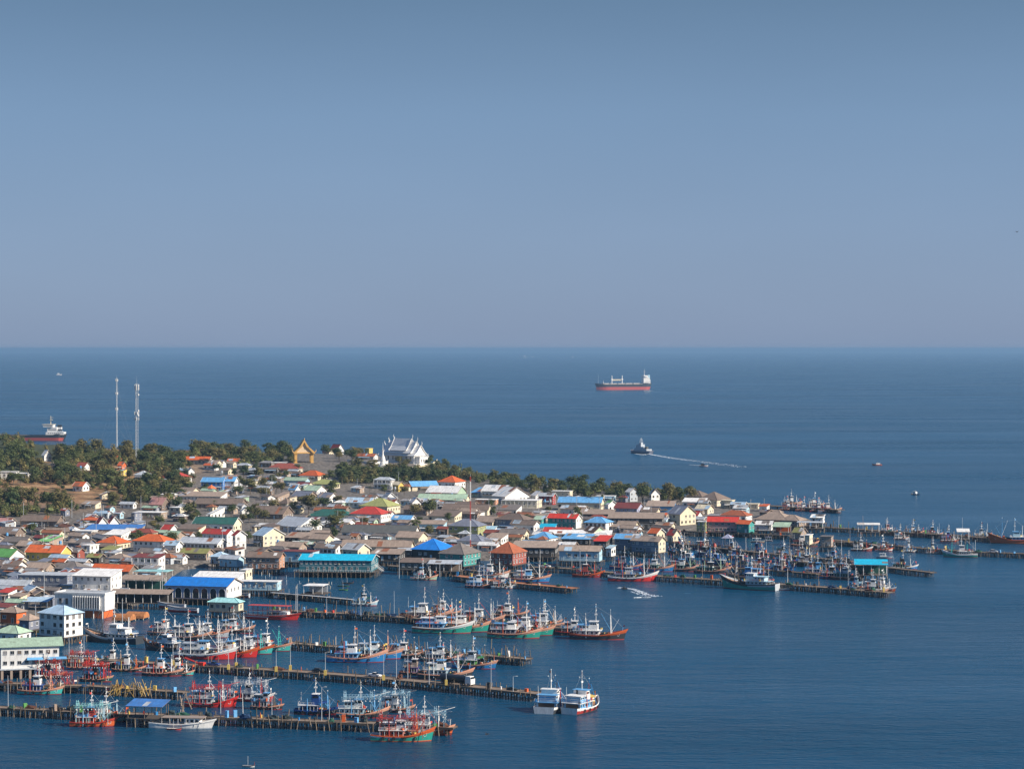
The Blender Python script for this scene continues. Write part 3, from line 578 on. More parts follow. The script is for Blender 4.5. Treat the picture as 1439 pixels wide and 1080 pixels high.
# white waterfront building bottom left, on square pillars over the water
def waterfront():
    z = 3.4; p = P(37, 938, z); k = F/p.y; T = thing('waterfront_building', (p.x, p.y+5, z), R(14), '', 'building', None, 'white two storey waterfront building with pale green roof on square pillars')
    hl = 40/k; b = MB(); b.box(-hl, hl, -5, 5, 0, 7.2, wallm('white')); b.build('wall', T)
    b = MB(); slab(b, [(-hl-.6, -5.8, 7.3), (hl+1.5, -5.8, 7.3), (hl+1.5, 5.5, 8.9), (-hl-.6, 5.5, 8.9)], .15, roofm('palegreen')); b.build('roof', T)
    for f in range(2):
        for i in range(8): inst('window', window_mesh(1.1, 1.0, 'grey'), T, (-hl+1.4+i*(2*hl-2.6)/7, -5, 1.9+f*3.4))
        for i in range(3): inst('window', window_mesh(1.1, 1.0, 'grey'), T, (-hl, -3.2+i*3.2, 1.9+f*3.4), (0, 0, R(-90)))
    for x0, x1 in ((-hl*.1, hl*.45), (hl*.6, hl+2.5)):
        b = MB(); slab(b, [(x0, -6.6, 2.9), (x1, -6.6, 2.9), (x1, -5.05, 3.5), (x0, -5.05, 3.5)], .07, roofm('skyblue')); b.build('awning', T)
    b = MB(); b.box(-hl-.3, hl+.6, -6.2, 5, -.35, 0, wallm('lightgrey')); b.build('floor_slab', T)
    q = MB(); q.box(-.4, .4, -.4, .4, -5, -.35, wallm('tan')); pm = q.mesh('pillar')
    for i in range(7):
        for j in range(3): inst('pillar', pm, T, (-hl+.4+i*(2*hl-.8)/6, -5.6+j*5, 0))
    inst
    FOOT.append((p.x, p.y+5, hl))
waterfront()
# rusty tank-like sheds on legs
for q, (px, py) in enumerate(((174, 872), (193, 869))):
    p = G(px, py); T = thing('rusty_shed', (p.x, p.y, p.z), R(-14), 'rusty orange barrel shed on white legs', 'shed')
    b = MB(); pr = [(3.0*math.cos(t), 3.6+2.4*math.sin(t)) for t in [math.pi*i/8 for i in range(9)]]
    b.loft([[(-4, y, z) for y, z in pr], [(4, y, z) for y, z in pr]], mat('rust_sheet', (.42, .17, .06), .8, .45, .8, sheet=.12)); b.build('barrel_roof', T)
    for i in range(5):
        for s in (-1, 1): inst('post', post_mesh(3.6, .18, clean('cream')), T, (-3.8+i*1.9, s*2.8, 0))

# ---------------------------------------------------------------- fill houses between the ones named above
def inpoly(x, y, poly):
    c = False; n = len(poly)
    for i in range(n):
        a, b = poly[i], poly[(i+1) % n]
        if (a[1] > y) != (b[1] > y) and x < (b[0]-a[0])*(y-a[1])/(b[1]-a[1])+a[0]: c = not c
    return c
TOWN = [(-60,738),(100,722),(178,712),(236,690),(250,655),(330,655),(372,655),(465,676),(560,680),(640,692),(700,697),(760,700),(960,705),(1070,715),(1120,735),(1110,742),(960,745),(930,762),(800,782),(700,785),(520,788),(240,792),(180,840),(120,850),(60,860),(-60,868)]
rf = random.Random(11)
nfill = 0
MASS = MB()
def absorb(T):
    """join one of the smallest, least visible houses into the shared mass of houses"""
    def walk(o, M):
        Mo = M @ o.matrix_basis
        if o.type == 'MESH':
            base = len(MASS.v); MASS.v += [tuple(Mo @ v.co) for v in o.data.vertices]; mi = [MASS.mi(m) for m in o.data.materials]
            for p in o.data.polygons: MASS.f.append(tuple(q+base for q in p.vertices)); MASS.m.append(mi[p.material_index] if mi else 0)
        for c in list(o.children): walk(c, Mo)
        bpy.data.objects.remove(o)
    walk(T, Matrix.Identity(4)); AUTO.pop()
fr_roofs = ['brown']*4+['greybrown']*3+['tan']*5+['grey']*3+['lightgrey']*5+['white']*3+['rust']*2+['darkgrey','bluegrey','bluegrey','redbrown','rust','paleblue','white','palegreen','maroon','orangered']
for _ in range(9000):
    if nfill >= 340: break
    px, py = rf.uniform(-50, 1120), rf.uniform(655, 866)
    if not inpoly(px, py, TOWN): continue
    p = G(px, py)
    if p.z < 1.5 or csd(p.x, p.y) < 4: continue
    w = rf.uniform(7, 15); r = w*.42
    if any(math.hypot((p.x-a), (p.y-b)) < (r+c)*.62 for a, b, c in FOOT): continue
    wh = rf.choice([2.8, 3.0, 3.2, 3.4]); k = F/p.y; s = (CH-5)/p.y
    ty = rf.choice('ggghs'); dv = rf.uniform(1.6, 2.4) if ty != 's' else 1.6
    ye = py-wh*k; TT = house(px-w*k/2, px+w*k/2, ye-dv*k, ye, ty, rf.choice([-28, -24, -32, -20, -60]), rf.choice(fr_roofs), rf.choice(['cream', 'white', 'tan', 'tan', 'bluegrey', 'lightgrey', 'dark', 'brown', 'lightblue', 'palegreen']), wh)
    nfill += 1
    if nfill > 84: absorb(TT)
mo = MASS.build('house_mass'); mo['kind'] = 'stuff'
print('fill houses', nfill)
# ---------------------------------------------------------------- temple, gate, terraces, masts
WHT = mat('temple_white', (.84, .82, .78), .5, .05, 1); GOLD = mat('temple_gold', (.62, .36, .10), .5, .15, 2)
def horn(b, base, h, m, dx=0, dy=0, r=.22):
    p = Vector(base); n = 6
    for i in range(n):
        t = (i+1)/n; q = Vector(base)+Vector((dx*math.sin(t*2.6)*.9, dy*math.sin(t*2.6)*.9, h*t))
        b.tube(p, q, r*(1-i/n)+.05, m, r*(1-(i+1)/n)+.05, n=5); p = q
def temple():
    p = P(566, 649, 14.5); T = thing('temple_hall', (p.x, p.y+6, 13.5), R(-38), '', 'temple', None, 'white temple hall with tiered steep roofs and curling finials on the headland')
    rw = mat('temple_roof', (.80, .79, .77), .5, .05, .8, sheet=.04)
    b = MB(); b.box(-15, 15, -6.2, 6.2, 0, 8, WHT); b.build('wall', T)
    b = MB(); b.box(-20, 20, -10, 10, -2.5, .01, WHT); b.build('terrace', T)
    def tier(hl, hw, z0, rh, parent):
        q = MB()
        # concave thai roof: two slopes a side
        prof = [(hw, z0), (hw*.55, z0+rh*.36), (0, z0+rh)]
        for s in (-1, 1):
            for a_, c_ in ((prof[0], prof[1]), (prof[1], prof[2])):
                slab(q, [(-hl, s*a_[0], a_[1]), (hl, s*a_[0], a_[1]), (hl, s*c_[0], c_[1]), (-hl, s*c_[0], c_[1])][::-s], .25, rw)
        q.build('roof_tier', parent)
        g = MB()
        for e in (-1, 1):
            x = e*(hl-.8); g.loft([[(x-.15, -hw*.93, z0), (x-.15, hw*.93, z0), (x-.15, hw*.5, z0+rh*.36), (x-.15, 0, z0+rh*.96), (x-.15, -hw*.5, z0+rh*.36)], [(x+.15, -hw*.93, z0), (x+.15, hw*.93, z0), (x+.15, hw*.5, z0+rh*.36), (x+.15, 0, z0+rh*.96), (x+.15, -hw*.5, z0+rh*.36)]], WHT)
        g.build('gable', parent)
        g = MB()
        for e in (-1, 1):
            for s in (-1, 1):
                g.tube((e*hl, s*hw, z0+.1), (e*hl, s*hw*.55, z0+rh*.36+.1), .26, WHT, n=5); g.tube((e*hl, s*hw*.55, z0+rh*.36+.1), (e*hl, 0, z0+rh+.1), .26, WHT, n=5)
                horn(g, (e*hl, s*hw, z0), 1.1, WHT, 0, s*.5, .2)
        g.build('barge_board', parent)
        for e in (-1, 1):
            h = MB(); horn(h, (e*hl, 0, z0+rh), 3.4, WHT, e*1.0, 0, .34); h.build('finial', parent)
    T.scale = (1.2, 1.15, 1.03)
    tier(16.5, 7.6, 6.6, 8.2, T); tier(12.6, 7.0, 8.6, 9.4, T); tier(8, 6.4, 10.6, 9.6, T)
    # porch
    q = MB(); q.box(15, 19, -4.6, 4.6, 0, 5.4, WHT); q.box(14.6, 19.6, -5.1, 5.1, 5.4, 6.0, WHT); q.build('porch', T)
    for y in (-2.4, 0, 2.4): inst('window', window_mesh(1.1, 2.4), T, (19.0, y, 2.6), (0, 0, R(90)))
    for i in range(7): inst('window', window_mesh(1.1, 2.6), T, (-12.5+i*4.1, -6.2, 4.4))
temple()
# spire beside the temple
p = P(538, 654, 14); T = thing('chedi_spire', (p.x, p.y, 13.5), 0, '', 'spire', None, 'slender white spire standing left of the temple hall')
b = MB(); prof = [(3.2, 0), (3.2, 1.2), (2.5, 1.4), (2.5, 3), (2.0, 3.4), (2.1, 5), (1.5, 7.5), (.8, 9.2), (.55, 11), (.35, 14), (.12, 17.5), (.03, 20)]
b.loft([[(r*math.cos(2*math.pi*k/12), r*math.sin(2*math.pi*k/12), z) for k in range(12)] for r, z in prof], WHT); b.build('spire', T)
b = MB(); b.box(-3.8, 3.8, -3.8, 3.8, -1.5, 0, WHT); b.build('base', T)
# gate arch
def gate():
    p = G(427, 650); z = max(p.z, 14.5); T = thing('temple_gate', (p.x, p.y, z-1), R(14), '', 'gate', None, 'golden gate arch with steep pointed gable above the town')
    T.scale = (1.22, 1.1, 1.0); k = F/p.y; pl = MB(); pl.box(-.9, .9, -1.1, 1.1, 0, 8.8, GOLD); pl.box(-1.2, 1.2, -1.4, 1.4, 0, 1.2, GOLD); pl.box(-1.15, 1.15, -1.35, 1.35, 8.0, 8.8, GOLD); me = pl.mesh('pillar')
    for s in (-1, 1): inst('pillar', me, T, (s*5.6, 0, 0)); inst('pillar', me, T, (s*5.6, 5, 0))
    b = MB(); b.box(-7.4, 7.4, -1.7, 6.7, 8.8, 9.7, GOLD); b.build('lintel', T)
    b = MB(); b.loft([[(-5.3, -1.3, 9.7), (5.3, -1.3, 9.7), (2.6, -1.3, 14.5), (0, -1.3, 19), (-2.6, -1.3, 14.5)], [(-5.3, 6.2, 9.7), (5.3, 6.2, 9.7), (2.6, 6.2, 14.5), (0, 6.2, 19), (-2.6, 6.2, 14.5)]], mat('gate_pediment', (.74, .56, .36), .6, .2, 2)); b.build('pediment', T)
    b = MB()
    for s in (-1, 1):
        for a_, c_ in (((7.2, 9.9), (3.2, 14.2)), ((3.2, 14.2), (0, 20.2))):
            slab(b, [(s*a_[0], -2.1, a_[1]), (s*c_[0], -2.1, c_[1]), (s*c_[0], 7, c_[1]), (s*a_[0], 7, a_[1])][::s], .9, GOLD)
    b.build('roof', T)
    for s in (-1, 1):
        b = MB()
        for a_, c_ in (((7.6, 9.3), (3.4, 14.0)), ((3.4, 14.0), (0, 20.4))):
            b.loft([[(s*a_[0], -2.5, a_[1]-.5), (s*(a_[0]-1.5), -2.5, a_[1]-.5), (s*(a_[0]-1.5), -2.12, a_[1]-.5), (s*a_[0], -2.12, a_[1]-.5)], [(s*c_[0], -2.5, c_[1]), (s*(c_[0]-(1.3 if c_[0] else 0)), -2.5, c_[1]-(0 if c_[0] else 2.2)), (s*(c_[0]-(1.3 if c_[0] else 0)), -2.12, c_[1]-(0 if c_[0] else 2.2)), (s*c_[0], -2.12, c_[1])]], GOLD)
        b.build('barge_board', T)
    b = MB(); horn(b, (0, -2, 20), 1.8, GOLD, 0, -.4, .4); b.build('finial', T)
    for s in (-1, 1): b = MB(); horn(b, (s*7.2, -2, 9.8), 2.6, GOLD, s*1.1, 0, .35); b.build('finial', T)
gate()
# red-roofed sala and yellow hall
house(462,484,622,633,'g',-40,'darkred','cream',4.5,name='temple_sala',cat='temple hall',label='small temple hall with steep dark red roof right of the gate',gwall='white',t=1.1)
house(452,470,629,636,'g',-40,'maroon','cream',3.5,name='temple_sala',cat='temple hall',label='lower maroon roofed hall beside the golden gate arch',t=1.0)
house(512,524,626,630,'f',-24,'yellow','yellow',6,name='shrine',cat='shrine',label='yellow shrine building between the gate and the white temple')
house(498,532,636,641,'g',-24,'terracotta','white',3,name='monks_house',cat='house',label='low terracotta roofed house on the temple terrace')
house(368,404,645,650,'f',-10,'white','none',4,name='arcade_canopy',cat='canopy',label='long white canopy on posts left of the golden gate',fill='white')
def wall_run(pts, h, name, label, m, cap=None):
    a = [P(x, y, z) for x, y, z in pts]; T = thing(name, a[0], 0, '', 'wall', None, label); o_ = a[0]
    for i in range(len(a)-1):
        p, q = a[i]-o_, a[i+1]-o_; d = (q-p); n = Vector((-d.y, d.x, 0)).normalized()*.3; b = MB()
        b.add([p-n-Vector((0,0,3)), q-n-Vector((0,0,3)), q+n-Vector((0,0,3)), p+n-Vector((0,0,3)), p-n+Vector((0,0,h)), q-n+Vector((0,0,h)), q+n+Vector((0,0,h)), p+n+Vector((0,0,h))], [(0,3,2,1),(4,5,6,7),(0,1,5,4),(1,2,6,5),(2,3,7,6),(3,0,4,7)], m)
        b.build('wall_panel', T)
        c = MB(); c.box(-.4, .4, -.4, .4, -2, h+.7, m); c.build('pier_post', T, tuple(q))
wall_run([(488,650,14),(505,652,13.6),(520,654,13.4),(545,653,13.4)], 3.2, 'terrace_wall', 'white terrace wall running below the temple spire', WHT)
wall_run([(552,656,13),(572,660,12.4),(590,657,12.4),(606,654,12.6),(614,649,12.8)], 1.8, 'terrace_wall', 'cream balustrade wall curving round the temple headland', wallm('cream'))
wall_run([(440,652,13),(455,657,11.5),(470,664,9),(480,670,7)], 2.4, 'stair_wall', 'pale grey stair wall sloping down from the golden gate', wallm('lightgrey'))

def mast(px, pyb, pyt, w, name, label, thin=False, red=False):
    p = G(px, pyb); k = F/p.y; H = (pyb-pyt)/k; T = thing(name, (p.x, p.y, p.z-.5), R(20), '', 'mast', None, label)
    m = clean('lightgrey') if not red else None; n = int(H/2.4); hw = w/2
    legs = [(hw*math.cos(2*math.pi*i/3), hw*math.sin(2*math.pi*i/3)) for i in range(3)]
    for j, (x, y) in enumerate(legs):
        b = MB()
        for i in range(n):
            mm_ = m or (clean('red') if (i//4) % 2 == 0 else clean('white')); b.tube((x, y, i*H/n), (x, y, (i+1)*H/n), .08 if red else (.20 if not thin else .16), mm_, n=4)
        b.build('leg', T)
    b = MB()
    for i in range(n):
        for j in range(3):
            mm_ = m or (clean('red') if (i//4) % 2 == 0 else clean('white'))
            a, c = legs[j], legs[(j+1) % 3]; z0, z1 = i*H/n, (i+1)*H/n
            b.tube((*a, z0), (*c, z1), .035 if red else .09, mm_, n=3); b.tube((*a, z1), (*c, z1), .035 if red else .09, mm_, n=3)
    o = b.build('lattice_bracing', T); o['kind'] = 'stuff'
    b = MB(); b.tube((0, 0, H), (0, 0, H+w*3), .06, clean('white'), .02, n=4); b.build('lightning_rod', T)
    if thin:
        for i in range(3):
            for zf in (.4, .65, .92):
                an = 2*math.pi*i/3+.4; b = MB(); b.tube((0, 0, H*zf), (math.cos(an)*H*.28, math.sin(an)*H*.28, 0), .025, STEEL, n=3); b.build('guy_wire', T)
    return T, H, k
pan = MB(); pan.box(-.18, .18, -.1, .1, -1.1, 1.1, clean('white')); panm = pan.mesh('panel_antenna')
dish = MB(); dish.loft([[(r*math.cos(2*math.pi*i/10), d, r*math.sin(2*math.pi*i/10)) for i in range(10)] for r, d in ((.7, -.25), (.6, 0), (.3, .2))], clean('white')); dishm = dish.mesh('dish_antenna')
T, H, k = mast(164, 639, 530, 1.1, 'guyed_mast', 'thinner guyed radio mast, left of the pair on the wooded hill', thin=True)
for zf in (.97, .80, .60):
    for i in range(6): an = i*math.pi/3; inst('panel_antenna', panm, T, (1.15*math.cos(an), 1.15*math.sin(an), H*zf), (0, 0, an+R(90)))
    b = MB(); b.tube((0, 0, H*zf-.1), (0, 0, H*zf), 1.1, STEEL, n=8); b.build('antenna_ring', T)
T, H, k = mast(192, 650, 538, 2.3, 'lattice_tower', 'thicker white lattice telecom tower, right of the pair on the wooded hill')
for zf, n_ in ((.97, 6), (.94, 6), (.63, 4), (.56, 3)):
    for i in range(n_): an = i*2*math.pi/n_+.3; inst('panel_antenna', panm, T, (1.9*math.cos(an), 1.9*math.sin(an), H*zf), (0, 0, an+R(90)), (1.5, 1, 1.2))
    b = MB(); b.tube((0, 0, H*zf-.15), (0, 0, H*zf), 1.8, STEEL, n=8); b.build('antenna_ring', T)
for zf in (.86, .66, .6): inst('dish_antenna', dishm, T, (1.4, -1.2, H*zf), (0, 0, R(200)))
T, H, k = mast(661, 784, 668, .5, 'banded_mast', 'slim red and white banded mast rising from the waterfront', thin=False, red=True)

# ---------------------------------------------------------------- trees
def leafm(name, c, c2):
    m = bpy.data.materials.new(name); m.use_nodes = True; nt = m.node_tree; N = nt.nodes; L = nt.links; b = N['Principled BSDF']; b.inputs['Roughness'].default_value = .7; b.inputs['Specular IOR Level'].default_value = .25
    oi = N.new('ShaderNodeObjectInfo'); ge = N.new('ShaderNodeNewGeometry'); n = N.new('ShaderNodeTexNoise'); n.inputs['Scale'].default_value = .45; n.inputs['Detail'].default_value = 3
    L.new(ge.outputs['Position'], n.inputs['Vector'])
    a = N.new('ShaderNodeMath'); a.operation = 'MULTIPLY_ADD'; a.inputs[1].default_value = .7; a.use_clamp = True; L.new(oi.outputs['Random'], a.inputs[0])
    s = N.new('ShaderNodeMath'); s.operation = 'SUBTRACT'; s.inputs[1].default_value = .35; L.new(n.outputs[0], s.inputs[0]); L.new(s.outputs[0], a.inputs[2])
    x = N.new('ShaderNodeMix'); x.data_type = 'RGBA'; x.inputs[6].default_value = (*c, 1); x.inputs[7].default_value = (*c2, 1); L.new(a.outputs[0], x.inputs[0])
    ri = N.new('ShaderNodeMapRange'); ri.inputs[3].default_value = .65; ri.inputs[4].default_value = 1.35; L.new(ge.outputs['Random Per Island'], ri.inputs[0])
    v = N.new('ShaderNodeVectorMath'); v.operation = 'SCALE'; L.new(x.outputs[2], v.inputs[0]); L.new(ri.outputs[0], v.inputs['Scale']); L.new(v.outputs[0], b.inputs['Base Color'])
    return m
HCLR = [(h[0]-4, h[1]+4, h[3]-2, h[3]+15) for h in HILLH]+[(-4, 42, 662, 680)]
def hclear(px, py): return any(a <= px <= b and c <= py <= d for a, b, c, d in HCLR)
LEAF = leafm('leaves_dark', (.034, .060, .020), (.105, .118, .036)); LEAF2 = leafm('leaves_olive', (.075, .085, .028), (.19, .155, .055)); BARK = mat('bark', (.14, .11, .08), .9, .3, 2)
def crown(seed, lm, tall=1.0, n=22, q=46):
    r = random.Random(seed); b = MB()
    for i in range(n):
        th = r.uniform(0, 6.28); rr_ = r.uniform(0, .72)**.7*.9; z = r.uniform(-.45, .75)*tall
        env = math.sqrt(max(0, 1-(z/tall/1.0)**2)); c = Vector((rr_*math.cos(th)*env, rr_*math.sin(th)*env, z)); lr = r.uniform(.22, .40)
        for j in range(q):
            d = Vector((r.gauss(0, 1), r.gauss(0, 1), r.gauss(0, 1)*.9+.25)).normalized(); p = c+d*lr*r.uniform(.72, 1.1)
            nrm = (d+Vector((r.uniform(-1, 1), r.uniform(-1, 1), r.uniform(-1, 1)))*.55).normalized(); u = nrm.orthogonal().normalized(); w = nrm.cross(u); s = r.uniform(.05, .105)
            a_ = r.uniform(0, 6.28); u, w = u*math.cos(a_)+w*math.sin(a_), w*math.cos(a_)-u*math.sin(a_)
            b.poly([p-u*s, p-w*s*.7, p+u*s, p+w*s*.7], lm)
    for i in range(10): pass
    b.blob((0, 0, .0), (.42, .42, .4*tall), lm, seed, n=10, rings=7, amp=.5)
    return b.mesh('crown')
CROWNS = [crown(i, LEAF if i % 3 else LEAF2, (1, 1.15, .85, 1, 1.3, .9, 1.05, .95)[i]) for i in range(8)]
tk = MB(); tk.tube((0, 0, -.6), (.02, 0, .5), .10, BARK, .06, n=7)
for i in range(4): an = i*1.7; tk.tube((.02, 0, .35), (.35*math.cos(an), .35*math.sin(an), .95), .045, BARK, .02, n=5)
TRUNK = tk.mesh('trunk')
pf = MB(); rpalm = random.Random(5)
for i in range(18):
    an = i*2.4; el = rpalm.uniform(-.2, 1.0); p = Vector((0, 0, 0)); d = Vector((math.cos(an)*math.cos(el), math.sin(an)*math.cos(el), math.sin(el))); sd_ = Vector((-math.sin(an), math.cos(an), 0))
    for j in range(5):
        q = p+d*.22; w0 = .07*(1-j/6)+.02; w1 = .07*(1-(j+1)/6); pf.poly([p-sd_*w0, p+sd_*w0, q+sd_*w1, q-sd_*w1], LEAF); p = q; d = (d+Vector((0, 0, -.28))).normalized()
PALM = pf.mesh('frond')
ntree = 0
TREES = []
def tree(px, py, r, h, K='dark green tree', group='trees of the town and hill', label=None, proto=None, base=None, rnd=random):
    """crown radius r metres, total height h metres, foot at pixel px,py"""
    global ntree
    p = base or G(px, py); i = rnd.randrange(8) if proto is None else proto
    T = thing('broadleaf_tree', (p.x, p.y, p.z), rnd.uniform(0, 6.28), K, 'tree', group, label)
    ch = h*.38; inst('crown', CROWNS[i], T, (0, 0, h-ch*1.02), (0, 0, rnd.uniform(0, 6.28)), (r, r*rnd.uniform(.85, 1.1), ch)); inst('trunk', TRUNK, T, (0, 0, 0), (0, 0, 0), (h*.33, h*.33, (h-ch)*.95))
    ntree += 1; TREES.append((p.x, p.y, r)); return T
rt = random.Random(21)
SINGLE = [(45,752,4.6,8,'round dark tree among brown roofs at far left'),(266,728,7,10,'wide dusty tree behind the dark green roof'),(325,726,5,9,'dark tree between grey roofs left of centre'),(342,672,6,11,'tall bushy tree behind the blue house'),(362,676,6.5,11,'dark tree directly left of the red brown hip roof'),
 (352,694,7.5,12,'large dense tree in the middle of the left town'),(335,697,5,8,None),(372,700,5,8,None),(434,722,9,13,'big spreading dark tree behind the dark green hip roof'),(455,716,6,9,None),(471,748,6.5,11,'dark tree beside the pale blue gabled shed'),(478,738,5,9,None),
 (583,727,6.5,9,'wide green tree at the centre of the town'),(603,726,6.5,10.5,'taller green tree, right of two at the town centre'),(903,709,6.2,15,'tall rounded tree before the white gabled house'),(928,704,4.5,9,None),(942,705,5,12,None),(952,702,5,9,None),(966,700,4,8,None),
 (540,694,4.5,7,'small dark tree below the white balconied house'),(568,696,4.5,7,None),(385,716,4.5,7,None),(360,730,4.5,8,None),(372,734,5,8,None),(350,735,4,7,None),(398,728,4,6,None),(215,745,4,6,None),(228,712,5,8,None),(248,716,5,8,None),(255,700,4.5,7,None),
 (500,678,4,7,None),(515,682,3.5,6,None),(50,888,3,5,'small yellowish bush between the two lower left houses'),(846,712,1.8,8,'narrow conical tree by the bright green roof'),(408,655,5,8,None),(402,672,4,7,None),(392,676,4,7,None),(418,663,4,6,None),(288,690,4,6,None),(303,664,5,8,None),(270,676,4,6,None),(215,690,5,7,None)]
for px, py, r, h, lab in SINGLE: tree(px, py, r, h, 'dark green leafy tree', label=lab, proto=4 if r < 2 else None, rnd=rt)
def scatter(poly, n, rmin, rmax, K, group, label, gap=.8, seed=1, avoid=None):
    r_ = random.Random(seed); pts = []; xs_ = [p[0] for p in poly]; ys_ = [p[1] for p in poly]; tries = 0
    while len(pts) < n and tries < n*80:
        tries += 1; px, py = r_.uniform(min(xs_), max(xs_)), r_.uniform(min(ys_), max(ys_))
        if not inpoly(px, py, poly): continue
        if hclear(px, py): continue
        if avoid and any(inpoly(px, py, a) for a in avoid): continue
        g = G(px, py)
        if g.z < .9: continue
        r = r_.uniform(rmin, rmax)
        if any(math.hypot(g.x-a, (g.y-b)*.45) < (r+c)*gap*.6 for a, b, c in pts): continue
        if any(math.hypot(g.x-a, g.y-b) < c+r*.5 for a, b, c in FOOT): continue
        pts.append((g.x, g.y, r)); tree(0, 0, r, r*r_.uniform(1.5, 1.9)+1.0, K, group, label, base=g, rnd=r_)
HILLP = [(-20,606),(30,606),(60,618),(100,628),(130,634),(200,640),(262,645),(262,700),(205,712),(110,720),(0,728),(-20,728)]
RIDGEP = [(266,640),(330,638),(345,632),(410,632),(412,648),(340,655),(266,650)]
BELTP = [(470,668),(500,660),(560,664),(615,660),(660,668),(700,676),(650,682),(600,680),(540,680),(480,680)]
SHOREP = [(690,675),(760,684),(860,691),(970,700),(975,706),(860,700),(760,696),(690,688)]
CRESTP = [(-20,600),(30,600),(60,612),(100,622),(130,630),(200,636),(262,640),(262,650),(130,645),(60,630),(-20,622)]
DRY = [(-20,684),(60,680),(112,686),(165,690),(168,701),(112,712),(60,716),(-20,708)]
EDGE = None
scatter(HILLP, 112, 3.2, 8.2, 'bushy olive green tree', 'trees crowding the wooded hill', 'bushy olive green tree in the wood on the left hill', seed=2, gap=.6, avoid=[DRY])
scatter(DRY, 12, 2.0, 3.2, 'low dark bush', 'bushes on the dry slope', None, seed=3, gap=1.6)
scatter([(240,655),(330,652),(470,672),(470,700),(400,712),(330,706),(240,700)], 26, 2.8, 4.6, 'leafy garden tree', 'garden trees of the upper town', None, seed=14)
scatter([(100,742),(240,715),(480,705),(780,705),(900,722),(760,760),(520,765),(240,775),(100,775)], 34, 2.6, 4.4, 'small garden tree', 'garden trees between the houses', None, seed=15)
scatter(RIDGEP, 32, 5, 8, 'dense dark ridge tree', 'trees on the ridge', None, seed=4)
scatter([(445,640),(505,634),(530,640),(500,650),(470,648)], 12, 4, 6, 'dense dark green tree', 'trees round the temple', None, seed=5)
scatter(BELTP, 42, 4.4, 6.8, 'dense dark green tree', 'trees below the temple', 'dark tree in the belt directly below the white temple', seed=6)
scatter(SHOREP, 34, 4.6, 6.8, 'olive green shore tree', 'shore trees behind the town', None, seed=7)
for px, py, r, h in ((552,650,5,9),(560,653,5,8),(572,655,4.5,7),(605,652,4,8),(614,656,4,6),(600,655,4,7)): tree(px, py, r, h, 'rounded green tree', 'trees round the temple', None, base=Vector((P(px, py, 12.5).x, P(px, py, 12.5).y, 12.0)), rnd=rt)
print('trees', ntree)
# the closed wood between the trees one can tell apart
def wood_mass(polys, n, seed, name):
    r_ = random.Random(seed); small = [crown(40+i, LEAF if i != 1 else LEAF2, 1, 12, 26) for i in range(3)]
    V = []; Fc = []; M = []; off = 0
    arr = [(np.array([v.co[:] for v in m.vertices]), [tuple(p.vertices) for p in m.polygons]) for m in small]
    k = 0; tr = 0
    while k < n and tr < n*60:
        tr += 1; poly = r_.choice(polys); xs_ = [p[0] for p in poly]; ys_ = [p[1] for p in poly]; px, py = r_.uniform(min(xs_), max(xs_)), r_.uniform(min(ys_), max(ys_))
        if not inpoly(px, py, poly) or inpoly(px, py, DRY) or hclear(px, py): continue
        g = G(px, py)
        if poly is CRESTP:
            px = r_.uniform(-25, 265); Yw = r_.uniform(1760, 1960); X_ = (px-CX)*Yw/F
            if 46 < px < 100 and r_.random() < .85: continue
            g = Vector((X_, Yw, gz(X_, Yw)))
        if g.z < .6 or any(math.hypot(g.x-a, g.y-b) < c for a, b, c in FOOT): continue
        i = r_.randrange(3); v, f = arr[i]; R_ = r_.uniform(2.6, 5.2); a = r_.uniform(0, 6.28); ca, sa = math.cos(a), math.sin(a); h = R_*r_.uniform(.75, 1.1)
        w = np.stack([(v[:,0]*ca-v[:,1]*sa)*R_+g.x, (v[:,0]*sa+v[:,1]*ca)*R_+g.y, v[:,2]*h+g.z+h*.7], 1)
        V.append(w); Fc += [tuple(q+off for q in t) for t in f]; M += [i == 1]*len(f); off += len(v); k += 1
    me = bpy.data.meshes.new(name); me.from_pydata(np.concatenate(V).tolist(), [], Fc); me.materials.append(LEAF); me.materials.append(LEAF2)
    me.polygons.foreach_set('material_index', [int(q) for q in M]); me.update()
    o = bpy.data.objects.new(name, me); COL.objects.link(o); o['kind'] = 'stuff'
wood_mass([HILLP]*7+[CRESTP]*3+[RIDGEP, RIDGEP, BELTP, BELTP, SHOREP, SHOREP], 1150, 9, 'woodland')

for px, py, h in ((30,742,9),(205,742,8),(222,716,9),(262,733,8),(300,722,8),(370,728,9),(385,700,9),(425,702,8),(520,700,8),(548,742,9),(610,731,9),(700,727,8),(830,716,9),(873,716,8),(68,742,8),(118,752,8)):
    p = G(px, py); T = thing('palm_tree', (p.x, p.y, p.z), rt.uniform(0, 6), 'slender coconut palm between roofs', 'palm tree', 'palms of the town')
    b = MB(); b.tube((0, 0, -.5), (.5, 0, h*.5), .17, BARK, .14, n=6); b.tube((.5, 0, h*.5), (.6, .1, h), .14, BARK, .11, n=6); b.build('trunk', T); inst('fronds', PALM, T, (.6, .1, h), (0, 0, rt.uniform(0, 6)), (2.9, 2.9, 2.6))
